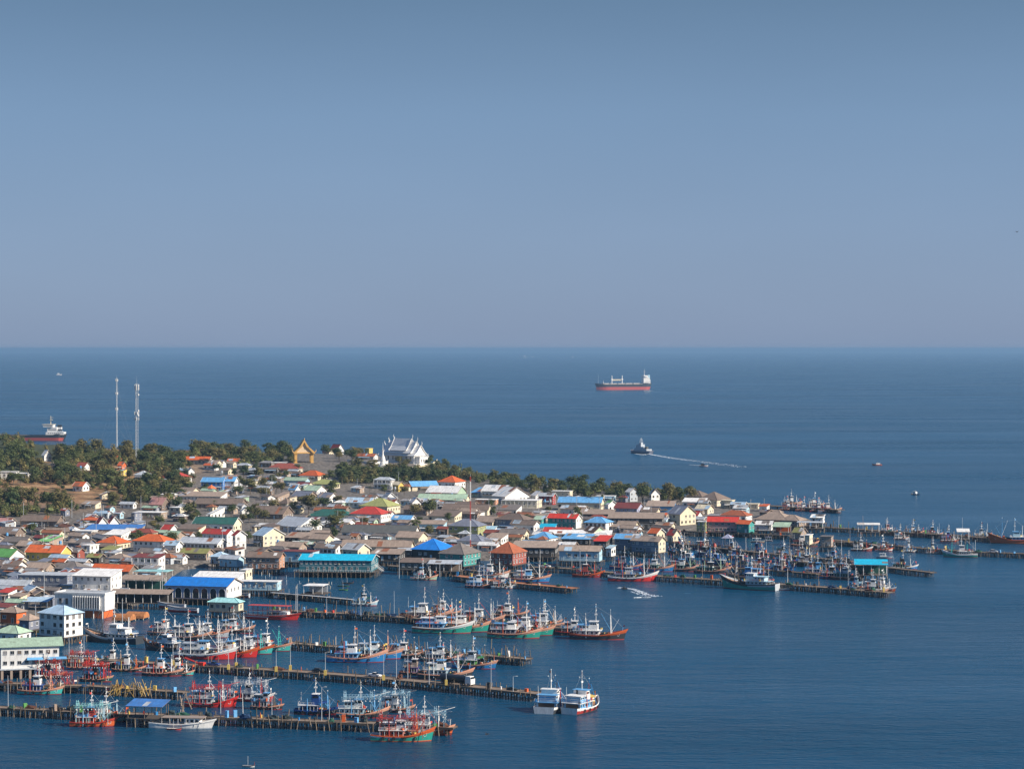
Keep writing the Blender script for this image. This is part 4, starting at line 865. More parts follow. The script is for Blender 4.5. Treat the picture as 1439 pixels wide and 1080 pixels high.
# ---------------------------------------------------------------- piers
FALLR = random.Random(31)
PILEH = {}
def pile_mesh(i, h=7.0, w=.17):
    k = (i, h, w)
    if k not in PILEH:
        r = random.Random(i); b = MB(); b.tube((0, 0, -h*.55), (r.uniform(-.12, .12), r.uniform(-.12, .12), h*.45), w*1.1, PILE, w*.85, n=6); PILEH[k] = b.mesh('pile')
    return PILEH[k]
PIERS = {}
def pier(key, pts, width, label, spacing=1.9, z=2.3, top=.9, messy=.06, deckm=None, pw=.17, far=False, conc=False, maxp=290):
    w = [P(x, y, z) for x, y in pts]; o0 = w[0]
    T = thing('concrete_jetty' if conc else 'wooden_pier', (o0.x, o0.y, 0), 0, '', 'jetty' if conc else 'pier', None, label)
    r = random.Random(len(key)*7+int(pts[0][0])); n_p = 0; path = []; msy = messy
    dm = deckm or DECKM; hw = width/2
    db = MB(); kb = [MB(), MB()]; bm = MB()
    ns = []
    for i in range(len(w)):
        d = (w[min(i+1, len(w)-1)]-w[max(i-1, 0)]); d.z = 0; d.normalize(); ns.append(Vector((-d.y, d.x, 0)))
    for i in range(len(w)-1):
        a, c = w[i]-o0, w[i+1]-o0; na, nc = ns[i], ns[i+1]; a = Vector((a.x, a.y, z)); c = Vector((c.x, c.y, z))
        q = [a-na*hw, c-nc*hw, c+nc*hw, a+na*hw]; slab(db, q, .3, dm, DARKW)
        for s, kk in ((-1, kb[0]), (1, kb[1])):
            kk.add([a+na*s*(hw+.08)+Vector((0,0,-.45)), c+nc*s*(hw+.08)+Vector((0,0,-.45)), c+nc*s*(hw-.14)+Vector((0,0,-.45)), a+na*s*(hw-.14)+Vector((0,0,-.45)),
                    a+na*s*(hw+.08)+Vector((0,0,.16)), c+nc*s*(hw+.08)+Vector((0,0,.16)), c+nc*s*(hw-.14)+Vector((0,0,.16)), a+na*s*(hw-.14)+Vector((0,0,.16))], [(0,3,2,1),(4,5,6,7),(0,1,5,4),(1,2,6,5),(2,3,7,6),(3,0,4,7)], WOOD)
        Ls = (c-a).length; m_ = max(1, int(Ls/spacing)); 
        for j in range(m_):
            t = (j+r.uniform(-.25, .25))/m_; p = a.lerp(c, min(max(t, 0), 1)); n_ = na.lerp(nc, t)
            path.append((p+o0, n_, (c-a).normalized()))
            for s in (-1, 1):
                if n_p >= maxp: break
                if r.random() < .06: continue
                ex = top*r.uniform(-.9, 1.5) if r.random() > .12 else top*r.uniform(1.2, 3.0)
                h = 7.0; q = p+n_*s*(hw+.26+r.uniform(0, .25)); lean = r.gauss(0, messy); lean2 = r.gauss(0, messy)
                inst('pile', pile_mesh(r.randrange(5), h, pw if not conc else .26), T, (q.x, q.y, z+ex-h*.45), (lean, lean2, 0)); n_p += 1
            if j % 2 == 0 and not conc:
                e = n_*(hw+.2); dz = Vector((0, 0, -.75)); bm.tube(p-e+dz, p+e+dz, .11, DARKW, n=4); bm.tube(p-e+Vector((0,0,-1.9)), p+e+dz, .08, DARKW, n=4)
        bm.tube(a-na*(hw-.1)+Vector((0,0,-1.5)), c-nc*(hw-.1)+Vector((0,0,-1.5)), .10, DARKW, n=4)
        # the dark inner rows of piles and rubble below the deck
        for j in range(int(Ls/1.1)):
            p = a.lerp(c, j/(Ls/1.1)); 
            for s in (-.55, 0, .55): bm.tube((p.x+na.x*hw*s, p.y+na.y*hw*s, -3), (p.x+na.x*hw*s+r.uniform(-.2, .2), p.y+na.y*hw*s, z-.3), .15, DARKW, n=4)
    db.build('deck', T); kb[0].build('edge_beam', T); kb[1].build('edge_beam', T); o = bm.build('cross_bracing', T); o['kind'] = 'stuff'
    PIERS[key] = path; return T
pier('near', [(-40,991),(0,993),(130,1000),(230,1004),(320,1007),(440,1012),(520,1015),(640,1021)], 4.2, 'nearest wooden pier on crowded leaning piles, running across the lower left', messy=.11, top=1.15, maxp=260)
pier('second', [(-20,958),(60,961),(130,963),(262,972)], 4.0, 'short dark wooden pier behind the blue market tarpaulin', messy=.08)
pier('long', [(92,924),(130,925),(220,931),(300,935),(440,944),(520,950),(640,961),(762,974)], 5.2, 'long straight wooden pier with lamp poles, ending at the twin pale blue trawlers', messy=.03)
pier('mid', [(405,902),(460,907),(560,912),(660,918),(744,925)], 4.6, 'wooden pier bristling with piles behind the blue pier trawlers', spacing=1.15, top=1.9, messy=.09)
pier('upper', [(380,856),(420,858),(500,862),(590,868),(690,875),(800,883)], 5.2, 'broad wooden pier leading out to the moored trawlers in mid harbour', spacing=1.3, top=1.7, messy=.08)
pier('conc', [(380,832),(430,836),(497,842)], 3.4, 'narrow concrete jetty carrying a white open shed', conc=True, spacing=3, top=-.4, messy=0.0, deckm=wallm('lightgrey'))
pier('orange', [(640,808),(700,816),(808,826)], 6.0, 'short timber jetty with orange stained deck', spacing=2.2, deckm=mat('orange_deck', (.42, .16, .07), .9, .4, 1.2), top=.3)
pier('front', [(545,794),(620,799),(700,803),(760,806)], 4.5, 'boardwalk along the waterfront below the blue tarpaulin roof', spacing=2.4)
pier('out', [(742,796),(800,798),(850,803),(930,809),(1020,815),(1110,821),(1180,826),(1252,832)], 6.0, 'long low wooden pier lined with moored boats, ending at the white boats', spacing=1.9, top=.8, messy=.07)
pier('awn', [(1110,788),(1200,793),(1260,798),(1312,804)], 4.0, 'wooden pier passing under the turquoise awning', spacing=2.6, top=.3, messy=.01)
pier('back1', [(945,762),(1000,768),(1060,775),(1120,781),(1200,788)], 3.6, 'narrow boardwalk among dark boats in the outer basin', spacing=2.4, top=1.5)
pier('back2', [(950,790),(1010,796),(1090,801),(1150,806)], 3.2, 'second narrow boardwalk hidden among the blue boats', spacing=2.6, top=2)
pier('edge', [(955,746),(1020,748),(1110,752)], 3.4, 'boardwalk in front of the long red-roofed building', spacing=3, top=.4)
pier('hut', [(1110,755),(1160,757),(1215,762),(1242,768)], 3.2, 'pale boardwalk past the tan stilt hut', spacing=3, top=.2, deckm=mat('pale_deck', (.42, .32, .25), .9, .3, 1))
pier('outer', [(1130,738),(1185,742),(1250,746),(1330,751),(1400,756),(1450,758)], 5.0, 'outermost weathered pier reaching the right edge', spacing=1.6, top=1.5, messy=.06)
pier('rock', [(1160,760),(1240,764),(1300,770),(1372,775),(1480,779)], 4.6, 'low rubble and timber mole at the right edge', spacing=1.5, top=.5, messy=.1)
pier('landing', [(1030,708),(1080,710),(1140,713),(1182,716)], 7.0, 'far landing stage behind the town tip', spacing=4, top=.1, conc=True)

# ---------------------------------------------------------------- boats
def lerp(a, b, t): return a+(b-a)*t
def hull_fn(L, B, fb=.085, bow=.215, stern=.11):
    def zs(s):
        if s < .45: return L*lerp(stern, fb, math.sin(s/.45*math.pi/2))
        return L*(fb+(bow-fb)*((s-.45)/.55)**1.9)
    def hb(s):
        if s < .12: return B/2*lerp(.80, .93, s/.12)
        if s < .55: return B/2*lerp(.93, 1, math.sin((s-.12)/.43*math.pi/2))
        return B/2*max(1-((s-.55)/.45)**2.0, .02)
    return zs, hb
def hull(T, L, B, low, up, boot='darkred', rail=None, deckc=None, **kw):
    zs, hb = hull_fn(L, B, **kw); n = 18; mL, mU, mB, mR, mD = paint(low), paint(up), paint(boot), clean(rail) if rail else paint(up), deckc or BDECK
    b = MB(); st = []
    for i in range(n+1):
        s = i/n; h, z = hb(s), zs(s); rk = L*.085*s**3; x = -L/2+L*s*.93
        fl = 1+.10*s
        st.append([(x-rk*.2, 0, -.9), (x, h*.68, -.6), (x+rk*.1, h*.90, 0.0), (x+rk*.16, h*.93, .28), (x+rk*.5, h*.98, z*.62), (x+rk*.86, h*fl, z*.86), (x+rk, h*fl*1.01, z), (x+rk, h*fl*1.01-min(.14, h*.6), z), (x+rk*.7, h*.95-min(.14, h*.6), z-min(.75, .05*L))])
    bands = [mB, mB, mB, mL, mU, mR, mR, mU]
    for s_ in (1, -1):
        for i in range(n):
            for j in range(8):
                q = [st[i][j], st[i+1][j], st[i+1][j+1], st[i][j+1]]; m_ = bands[j]
                if j == 3: m_ = mL
                if j == 4: m_ = mR if i > n*.45 else mU
                q = [(a, c*s_, d) for a, c, d in q]; b.poly(q if s_ > 0 else q[::-1], m_)
    t = st[0]; b.poly([(a, -c, d) for a, c, d in t[1:7]]+[(a, c, d) for a, c, d in t[1:7][::-1]], mU)
    b.build('hull', T)
    d = MB()
    for i in range(n):
        p, q = st[i][8], st[i+1][8]; d.poly([(p[0], -p[1], p[2]), (q[0], -q[1], q[2]), (q[0], q[1], q[2]), (p[0], p[1], p[2])], mD)
    d.build('deck', T)
    g = MB()
    for i in range(n):   # rubbing strake
        for s_ in (1, -1):
            p, q = st[i][5], st[i+1][5]; g.tube((p[0], p[1]*s_, p[2]), (q[0], q[1]*s_, q[2]), .09, mR if rail else clean('darkwood'), n=4)
    g.build('rubbing_strake', T)
    return (lambda x: zs(min(max((x+L/2)/(L*.95), 0), 1))-.75 if L > 9 else .5), (lambda x: hb(min(max((x+L/2)/(L*.95), 0), 1)))
def mark(T, L, B, zs, col='white'):
    """the white hook painted on each bow"""
    return
_BM = {}
def shared(key, fn):
    if key not in _BM:
        b = MB(); fn(b); _BM[key] = b.mesh(key[0])
    return _BM[key]
def bwin(w=.7, h=.6): return shared(('window', w, h), lambda b: b.box(-w/2, w/2, -.03, .03, -h/2, h/2, GLASS))
TYRE = shared(('tyre',), lambda b: [b.tube((.38*math.cos(a), 0, .38*math.sin(a)), (.38*math.cos(a+.79), 0, .38*math.sin(a+.79)), .13, RUBBER, n=5) for a in [i*.785 for i in range(8)]])
def lamp(b): b.blob((0, 0, 0), (.16, .16, .22), clean('white'), 1, n=6, rings=4, amp=0)
LAMP = shared(('lamp',), lamp)
FLAGC = ['red', 'orangered', 'skyblue', 'yellow', 'white']
def trawler(x0, x1, yw, th=-25, low='hullgreen', up='white', house='lightblue', wheel='white', gal='white', post='orangered', boot='darkred', rail='peach', K=None, label=None, group='fishing boats moored in the harbour', net=True, squid=None, decks=2, seed=None, tarp=None, B=None, ws=1.1, at=None):
    if -30 < th < -3: th += 9
    a = R(th); r = random.Random(seed if seed is not None else int(x0*3+yw*5)); p = P((x0+x1)/2, yw); k = F/p.y; Wd = (x1-x0)/k
    L = Wd/(abs(math.cos(a))+.28*abs(math.sin(a))) if B is None else Wd/(abs(math.cos(a))+B*abs(math.sin(a))); L = min(max(L, 5), 30); Bm = L*(.27 if B is None else B); Bm = min(Bm, 7*ws)
    cy = p.y+(abs(math.sin(a))*L*.5*.35+Bm*.5*abs(math.cos(a)))
    K = K or f"{W(low)} hulled fishing boat with {W(wheel)} wheelhouse"
    u0 = 1
    T = thing('fishing_boat', (p.x, cy, 0), a, K, 'boat', group, label); u = L/20
    dz, hb = hull(T, L, Bm, low, up, boot, rail, bow=r.uniform(.185, .235), fb=r.uniform(.075, .092)); vl = r.uniform(.82, 1.06); ws_ = r.uniform(-1.1, .4)*u
    d0 = dz(-3*u)
    # lower house: open dark shelter deck with stanchions
    b = MB(); hx0, hx1 = -8.3*u*vl, .2*u; w = Bm*.30*ws
    b.box(hx0+.6*u, hx1, -w, w, d0, d0+2.1, paint(house)); DH = b.build('deckhouse', T)
    b = MB(); b.box(hx0+.55*u, hx0+.62*u, -w*.8, w*.8, d0+.1, d0+1.95, paint('dark')); b.build('aft_shade_panel', DH)  # flat dark panel paints the shade inside the open aft end
    for s in (-1, 1):
        for i in range(5): inst('window', bwin(.75, .6), DH, (lerp(hx0+1.4*u, hx1-.8*u, i/4), s*(w+.01), d0+1.45))
        for i in range(6): inst('stanchion', shared(('stanchion', round(u, 1)), lambda b: b.tube((0,0,0), (0,0,2.25), .07, clean('white'), n=4)), T, (lerp(hx0, hx1, i/5), s*Bm*.43, d0))
    zt = d0+2.25; b = MB(); b.box(hx0-.5*u, hx1+.9*u, -Bm*.47, Bm*.47, zt, zt+.14, clean('white') if r.random() < .5 else paint(house)); b.build('shelter_deck', T)
    # rail round the upper deck
    b = MB(); rc = clean(r.choice(['white', 'white', 'skyblue', 'red'])); e = Bm*.45
    for s in (-1, 1):
        for zz in (.5, .95): b.tube((hx0-.4*u, s*e, zt+zz), (hx1-1.5*u, s*e, zt+zz), .04, rc, n=4)
        for i in range(7): b.tube((lerp(hx0-.4*u, hx1-1.5*u, i/6), s*e, zt), (lerp(hx0-.4*u, hx1-1.5*u, i/6), s*e, zt+.95), .04, rc, n=4)
    for zz in (.5, .95): b.tube((hx0-.4*u, -e, zt+zz), (hx0-.4*u, e, zt+zz), .04, rc, n=4)
    b.build('railing', T)
    top = zt+.14
    if decks > 1:
        b = MB(); x_0, x_1 = -6.8*u*vl, -2.4*u+ws_; w2 = Bm*.27*ws; b.box(x_0, x_1, -w2, w2, top, top+1.9, paint(house))
        for zz in (.25, .85, 1.5): b.box(x_0-.03, x_1-.1, -w2-.04, w2+.04, top+zz, top+zz+.18, clean('white'))
        CB = b.build('cabin', T)
        for s in (-1, 1):
            for i in range(3): inst('window', bwin(.7, .5), CB, (lerp(x_0+.7*u, x_1-.7*u, i/2), s*(w2+.05), top+1.2))
        b = MB(); b.box(x_0-.6*u, x_1+.1*u, -w2-.45, w2+.45, top+1.9, top+2.0, paint(r.choice([house, 'lightgrey', 'white', 'skyblue']))); b.build('cabin_roof', T)
    # wheelhouse, white with raked front
    wx0, wx1, w3, hh = -2.35*u+ws_, .5*u+ws_, Bm*.25*ws, r.choice([2.4, 2.7, 2.9, 3.2])
    b = MB(); b.loft([[(wx0, -w3, top), (wx1, -w3, top), (wx1, w3, top), (wx0, w3, top)], [(wx0, -w3, top+hh*.55), (wx1+.05*u, -w3, top+hh*.55), (wx1+.05*u, w3, top+hh*.55), (wx0, w3, top+hh*.55)], [(wx0+.1, -w3*.94, top+hh), (wx1-.45*u, -w3*.94, top+hh), (wx1-.45*u, w3*.94, top+hh), (wx0+.1, w3*.94, top+hh)]], clean(wheel)); WH = b.build('wheelhouse', T)
    for s in (-1, 1):
        for i in range(3): inst('window', bwin(.6, .6), WH, (lerp(wx0+.6*u, wx1-.75*u, i/2), s*(w3*.965+.02), top+hh*.74))
    for i in range(3): inst('window', bwin(w3*.5, .75), WH, (wx1-.16*u, (i-1)*w3*.58, top+hh*.76), (R(0), R(-18), R(90)))
    b = MB(); b.box(wx0-.25*u, wx1+.25*u, -w3-.3, w3+.3, top+hh, top+hh+.12, clean(r.choice(['white', 'white', 'skyblue', wheel]))); b.build('wheelhouse_roof', T)
    zt2 = top+hh+.12
    b = MB(); hm = 4.4*u+1.4; b.tube((-1*u, 0, zt2), (-1*u, 0, zt2+hm), .13, clean('white'), .06, n=6); b.tube((-1*u, -.9, zt2+hm*.62), (-1*u, .9, zt2+hm*.62), .06, clean('white'), n=4); b.box(-1*u-.5, -1*u+.5, -.14, .14, zt2+hm*.36, zt2+hm*.46, clean('white')); b.build('mast', T)
    inst('lamp', LAMP, T, (-1*u, 0, zt2+hm+.1)); inst('lamp', LAMP, T, (-1*u, .9, zt2+hm*.62+.2))
    b = MB(); b.tube((-2.8*u, Bm*.12, top), (-2.8*u, Bm*.12, top+3.3), .26, paint(r.choice(['white', 'skyblue', 'dark'])), n=8); b.build('funnel', T)
    # tall poles
    b = MB(); b.tube((-7.5*u, Bm*.3, zt), (-7.5*u, Bm*.3, zt+5.2*u), .09, clean('white'), .05, n=5); b.build('aerial_pole', T)
    b = MB(); b.tube((-4.2*u, -Bm*.46, d0-.4), (-4.2*u, -Bm*.46, d0+6.2*u), .17, clean(post), .12, n=6); b.build('side_post', T)
    # gallows forward
    gx = 4.4*u; dg = dz(gx); hb_ = hb(gx)*.85; gh = 6.6*u; gm_ = clean(gal)
    b = MB()
    for s in (-1, 1): b.tube((gx, s*hb_, dg), (gx-.3*u, s*hb_*.28, dg+gh), .16, gm_, .10, n=5)
    b.build('gallows_frame', T)
    b = MB()
    for f in (.35, .6, .85, 1): b.tube((gx-.3*u*f, -hb_*(1-.72*f), dg+gh*f), (gx-.3*u*f, hb_*(1-.72*f), dg+gh*f), .08, gm_, n=4)
    b.tube((gx-.3*u, 0, dg+gh), (gx-.3*u, 0, dg+gh+1.8*u), .07, gm_, n=4); b.build('gallows_crossbar', T)
    inst('lamp', LAMP, T, (gx-.3*u, 0, dg+gh+1.9*u))
    b = MB(); b.tube((gx, .3, dg+1.0), (gx-r.uniform(2.5, 5)*u, -hb_*.5, dg+7.4*u), .10, clean(r.choice([gal, post, 'wood', 'skyblue'])), .06, n=5); b.build('boom', T)
    b = MB(); b.tube((gx, -.3, dg+.8), (gx+2.6*u, hb_*.3, dg+5.2*u), .09, gm_, .05, n=5); b.build('boom', T)
    b = MB(); b.tube((gx-.3*u, 0, dg+gh), (8.7*u, 0, dz(8.8*u)+.8), .03, STEEL, n=3); b.tube((gx-.3*u, 0, dg+gh), (-1*u, 0, zt2+hm*.9), .03, STEEL, n=3); b.tube((-1*u, 0, zt2+hm*.9), (-9*u, 0, zt+1), .03, STEEL, n=3); b.build('rigging', T)
    b = MB(); b.tube((8.2*u, 0, dz(8.4*u)), (8.5*u, 0, dz(8.4*u)+2.3), .12, clean(r.choice(['white', 'red', 'orangered', 'skyblue'])), .08, n=5); b.build('bow_post', T)
    b = MB(); b.tube((gx-1.2*u, -hb_*.8, dg+.35), (gx-1.2*u, hb_*.8, dg+.35), .38, paint('rust'), n=8); b.box(gx-1.7*u, gx-.7*u, -.3, .3, dg, dg+.9, paint('dark')); b.build('winch', T)
    if net:
        b = MB(); b.blob((2.0*u, 0, dz(2*u)+.2), (1.6*u, Bm*.32, 1.1), NET, r.randrange(90), amp=.4, half=True); NH = b.build('net_heap', T)
        for i in range(7): inst('float', shared(('float', i % 3), lambda b: b.blob((0,0,0), (.24,.24,.24), clean(('orangered', 'white', 'yellow')[i % 3]), 1, n=6, rings=4, amp=0)), NH, (2*u+r.uniform(-1.3, 1.3)*u, r.uniform(-.28, .28)*Bm, dz(2*u)+1.1))
    for i in range(4): inst('tyre', TYRE, T, (lerp(-6*u, 4*u, i/3), -hb(lerp(-6*u, 4*u, i/3))-.14, L*.085*.62), (0, 0, 0))
    # deck gear
    for i in range(9):
        x = r.uniform(-9.2, 7)*u; y = r.uniform(-.32, .32)*Bm; z = dz(x) if not (-8.8*u < x < 1*u) else top
        if z == top and abs(y) < Bm*.3: y = Bm*.38*(1 if y > 0 else -1)
        c = r.choice(['orangered', 'hullblue', 'white', 'skyblue', 'red', 'yellow', 'tan', 'dark'])
        inst(('crate', 'drum')[i % 2], shared((('crate', 'drum')[i % 2], c), (lambda b, c=c: b.box(-.4, .4, -.3, .3, 0, .5, paint(c))) if i % 2 == 0 else (lambda b, c=c: b.tube((0,0,0), (0,0,.9), .29, paint(c), n=8))), T, (x, y, z+.01), (0, 0, r.uniform(0, 3)))
    for i in range(2):
        c = r.choice(FLAGC); inst('flag', shared(('flag', c), lambda b, c=c: b.add([(0,0,0),(.9,.1,-.05),(.9,.1,-.6),(0,0,-.6),(0,.03,0),(.9,.13,-.05),(.9,.13,-.6),(0,.03,-.6)], [(0,1,2,3),(7,6,5,4),(0,4,5,1),(2,6,7,3)], clean(c))), T, ((-1*u, 8.5*u)[i], .07, (zt2+hm*.95, dz(8.4*u)+2.3)[i]), (0, 0, r.uniform(0, 6)))
    if tarp:
        b = MB(); slab(b, [(1.2*u, -hb(3*u)*.8, dg+2.3), (4.2*u, -hb(3*u)*.8, dg+2.6), (4.2*u, 0, dg+3.1), (1.2*u, 0, dg+2.9)], .05, paint(tarp)); slab(b, [(1.2*u, 0, dg+2.9), (4.2*u, 0, dg+3.1), (4.2*u, hb(3*u)*.8, dg+2.6), (1.2*u, hb(3*u)*.8, dg+2.3)], .05, paint(tarp)); b.build('tarpaulin', T)
    # painted hook on each side of the bow
    for s in (-1, 1):
        xb = 7.0*u; zz = dz(xb)*.62+.1; y = hb(xb)*1.03+.10; b = MB(); m_ = clean('white')
        b.tube((xb+.3, s*y*.92, zz+.55), (xb+.2, s*y*.96, zz-.2), .07, m_, n=4); b.tube((xb+.2, s*y*.96, zz-.2), (xb-.3, s*y*1.05, zz-.35), .07, m_, n=4); b.tube((xb-.3, s*y*1.05, zz-.35), (xb-.5, s*y*1.08, zz), .07, m_, n=4); b.build('bow_mark', T)
    if squid:
        c = clean(squid); zz = zt+2.6; rk = []
        for s in (-1, 1):
            b = MB()
            for k_ in range(3): b.tube((-8*u, s*(Bm*.42+k_*.35), zz+k_*.45), (6.5*u, s*(Bm*.36+k_*.3), zz+k_*.45+.3), .06, c, n=4)
            for i in range(13):
                x = lerp(-8*u, 6.5*u, i/12); b.tube((x, s*Bm*.40, zz-.1), (x, s*(Bm*.42+.8), zz+1.1), .05, c, n=3)
                if i < 12: b.tube((x, s*Bm*.42, zz), (lerp(-8*u, 6.5*u, (i+1)/12), s*(Bm*.42+.7), zz+.95), .045, c, n=3)
            RK = b.build('lamp_rack', T)
            for i in range(9): inst('lamp', LAMP, RK, (lerp(-7*u, 6*u, i/8), s*(Bm*.42+.35), zz-.25))
        for x in (-7*u, -2*u, 3*u, 6.3*u):
            b = MB(); b.tube((x, -Bm*.42, d0), (x, -Bm*.42, zz+1.2), .09, c, n=4); b.tube((x, Bm*.42, d0), (x, Bm*.42, zz+1.2), .09, c, n=4); b.tube((x, -Bm*.42, zz+1.1), (x, Bm*.42, zz+1.1), .08, c, n=4); b.build('rack_frame', T)
        for x in (-7*u, 3*u):
            b = MB()
            for sx, sy in ((-.5, -.5), (.5, -.5), (.5, .5), (-.5, .5)): b.tube((x+sx, sy, zz), (x+sx*.5, sy*.5, zz+3.2*u), .06, c, n=4)
            for i in range(4): b.box(x-.5+i*.06, x+.5-i*.06, -.5+i*.06, .5-i*.06, zz+i*.8*u, zz+i*.8*u+.09, c)
            b.build('lattice_tower', T)
        for s in (-1, 1):   # swung-out boat booms
            b = MB(); b.tube((3*u, s*Bm*.3, zz+.6), (9.5*u, s*Bm*.9, zz+2.2*u), .07, clean(r.choice(['white', 'wood', squid])), n=4); b.tube((3*u, s*Bm*.3, zz+3*u), (9.5*u, s*Bm*.9, zz+2.2*u), .03, STEEL, n=3); b.build('outrigger', T)
    return T
def smallboat(x0, x1, yw, th=-25, low='white', up='white', cab='white', K=None, label=None, canopy=None, group='small boats in the harbour', B=.3, z=0.0, L=None, Ymin=None):
    a = R(th); p = P((x0+x1)/2, yw, z); k = F/p.y; L = L or max((x1-x0)/k/(abs(math.cos(a))+B*abs(math.sin(a))), 3.5); Bm = L*B
    T = thing('small_boat', (p.x, p.y+Bm*.5, z), a, K or f"small {W(low)} boat with {W(cab)} cabin", 'boat', group, label)
    dz, hb = hull(T, L, Bm, low, up, 'darkred' if L > 7 else low, None, fb=.09, bow=.16, stern=.09); u = L/10; d = dz(-1*u)
    if cab:
        b = MB(); b.loft([[(-3*u, -Bm*.28, d), (1*u, -Bm*.28, d), (1*u, Bm*.28, d), (-3*u, Bm*.28, d)], [(-3*u, -Bm*.26, d+1.9), (.4*u, -Bm*.26, d+1.9), (.4*u, Bm*.26, d+1.9), (-3*u, Bm*.26, d+1.9)]], clean(cab)); b.build('cabin', T)
        for s in (-1, 1):
            for i in range(2): inst('window', bwin(.5, .45), T, ((-2.2+i*1.7)*u, s*(Bm*.265+.02), d+1.35))
        b = MB(); b.box(-3.4*u, .8*u, -Bm*.34, Bm*.34, d+1.9, d+1.98, clean(canopy or cab)); b.build('cabin_roof', T)
    elif canopy:
        b = MB(); b.box(-4*u, 2.2*u, -Bm*.42, Bm*.42, d+1.9, d+1.98, paint(canopy)); b.build('canopy', T)
        for i in range(4):
            for s in (-1, 1): inst('stanchion', shared(('stanchion', 's'), lambda b: b.tube((0,0,0), (0,0,1.9), .05, clean('white'), n=4)), T, ((-3.8+i*1.9)*u, s*Bm*.4, d))
    b = MB(); b.tube((-.8*u, 0, d+1.9 if (cab or canopy) else d), (-.8*u, 0, d+1.9+1.1*u), .05, clean('white'), n=4); b.build('mast', T)
    b = MB(); b.tube((4.3*u, 0, dz(4.3*u)), (4.4*u, 0, dz(4.3*u)+.8), .06, clean('red'), n=4); b.build('bow_post', T)
    return T
t = trawler
# the nearest pier
t(520,612,1042,-12,'hullgreen','white','orangered','white','orangered','red','orangered','orangered',label='green bowed boat with red light racks at the near pier end',squid='red',K='')
t(560,640,1033,-14,'orangered','orangered','white','white','white','red',boot='darkred',label='orange red boat behind the green bowed one at the near pier end',net=False,squid='lightblue')
t(472,548,1009,-12,'hulldark','paleturquoise','lightblue','white','skyblue','skyblue',label='boat with turquoise lattice booms and white wheelhouse behind the near pier',squid='lightblue')
t(412,480,1004,-14,'hulldark','darkblue','darkblue','darkblue','skyblue','skyblue',rail='darkblue',label='dark boat with navy tarpaulin and bright blue masts',tarp='darkblue',decks=1)
t(97,164,1021,-10,'orangered','orangered','red','red','lightblue','lightblue',rail='red',label='bright red boat with tangled turquoise booms on the near pier',squid='paleturquoise',decks=1)
t(120,181,1014,-12,'hullteal','palegreen','white','white','lightblue','white',label='pale green hulled boat behind the bright red one',decks=1)
t(258,335,994,-14,'hullred','lightgrey','lightgrey','white','white','red',rail='hullred',label='big red squid boat with dense red light racks',squid='brightred')
t(318,387,986,-18,'hullred','hullred','lightgrey','lightgrey','red','red',rail='white',label='red boat with white gunwale pointing right beside the squid boat',squid='lightgrey',decks=1)
t(22,90,976,-16,'hullteal','orangered','darkblue','white','peach','red',label='teal bowed boat with orange deck beside the short pier',decks=1)
t(-28,6,968,-16,'hullteal','orangered','red','white','red','red',label='red and teal boat cut off by the left edge',decks=1)
t(-30,52,950,-20,'hulldark','red','tan','lightgrey','red','red',K='dark boat with red light racks',squid='red',decks=1)
t(45,92,953,-14,'hulldark','redbrown','darkblue','dark','red','red',K='dark boat with red light racks',squid='red',decks=1)
t(92,138,941,-14,'hullblue','red','redbrown','white','red','brightred',label='small red and blue boat with red stem at the root of the long pier',squid='red',decks=1)
t(110,160,958,-20,'darkgreen','redbrown','dark','dark','brightred','red',K='low boat under red derricks',squid='brightred',decks=1)
t(156,205,944,-14,'hulldark','hulldark','bluegrey','white','orange','yellow',label='dark boat with small white cabin under yellow derricks',decks=1)
t(198,258,950,-14,'hulldark','pink','redbrown','white','white','red',label='dark hulled boat with pink rail and white bridge before the long pier',decks=1)
t(232,274,949,-16,'hullteal','white','white','white','white','white',label='teal boat with white bow just before the long pier',decks=1)
# upper left basin
t(104,203,904,154,'hulldark','hulldark','white','white','dark','white',rail='lightgrey',label='long dark trawler with white deckhouse lying bow left',boot='dark')
t(192,262,915,152,'hulldark','darkbrown','bluegrey','white','dark','white',rail='rust',label='weathered brown trawler lying bow left beside the grey ones',boot='dark')
t(240,335,927,-18,'hullred','white','lightgrey','white','white','white',rail='white',label='biggest red bowed trawler with tall grey white superstructure')
t(290,366,924,-20,'hullred','peach','white','white','white','white',rail='orangered',label='red bowed trawler with orange rail, second in the raft')
t(318,387,919,-22,'hullteal','peach','white','lightgrey','hullteal','white',rail='orangered',label='turquoise bowed trawler, third in the raft of four')
t(342,413,915,-24,'hullteal','peach','white','white','hullteal','red',rail='peach',label='turquoise bowed trawler, outermost right of the raft of four')
t(205,262,893,-20,'hulldark','lightgrey','lightgrey','white','white','white',K='grey trawler with white upperworks'); t(232,300,900,-20,'hulldark','lightgrey','bluegrey','white','white','white',K='grey trawler with white upperworks'); t(262,325,896,-22,'lightgrey','white','white','white','white','white',K='grey trawler with white upperworks')
t(300,360,890,-22,'hulldark','white','white','lightgrey','white','white',K='grey trawler with white upperworks',net=False)
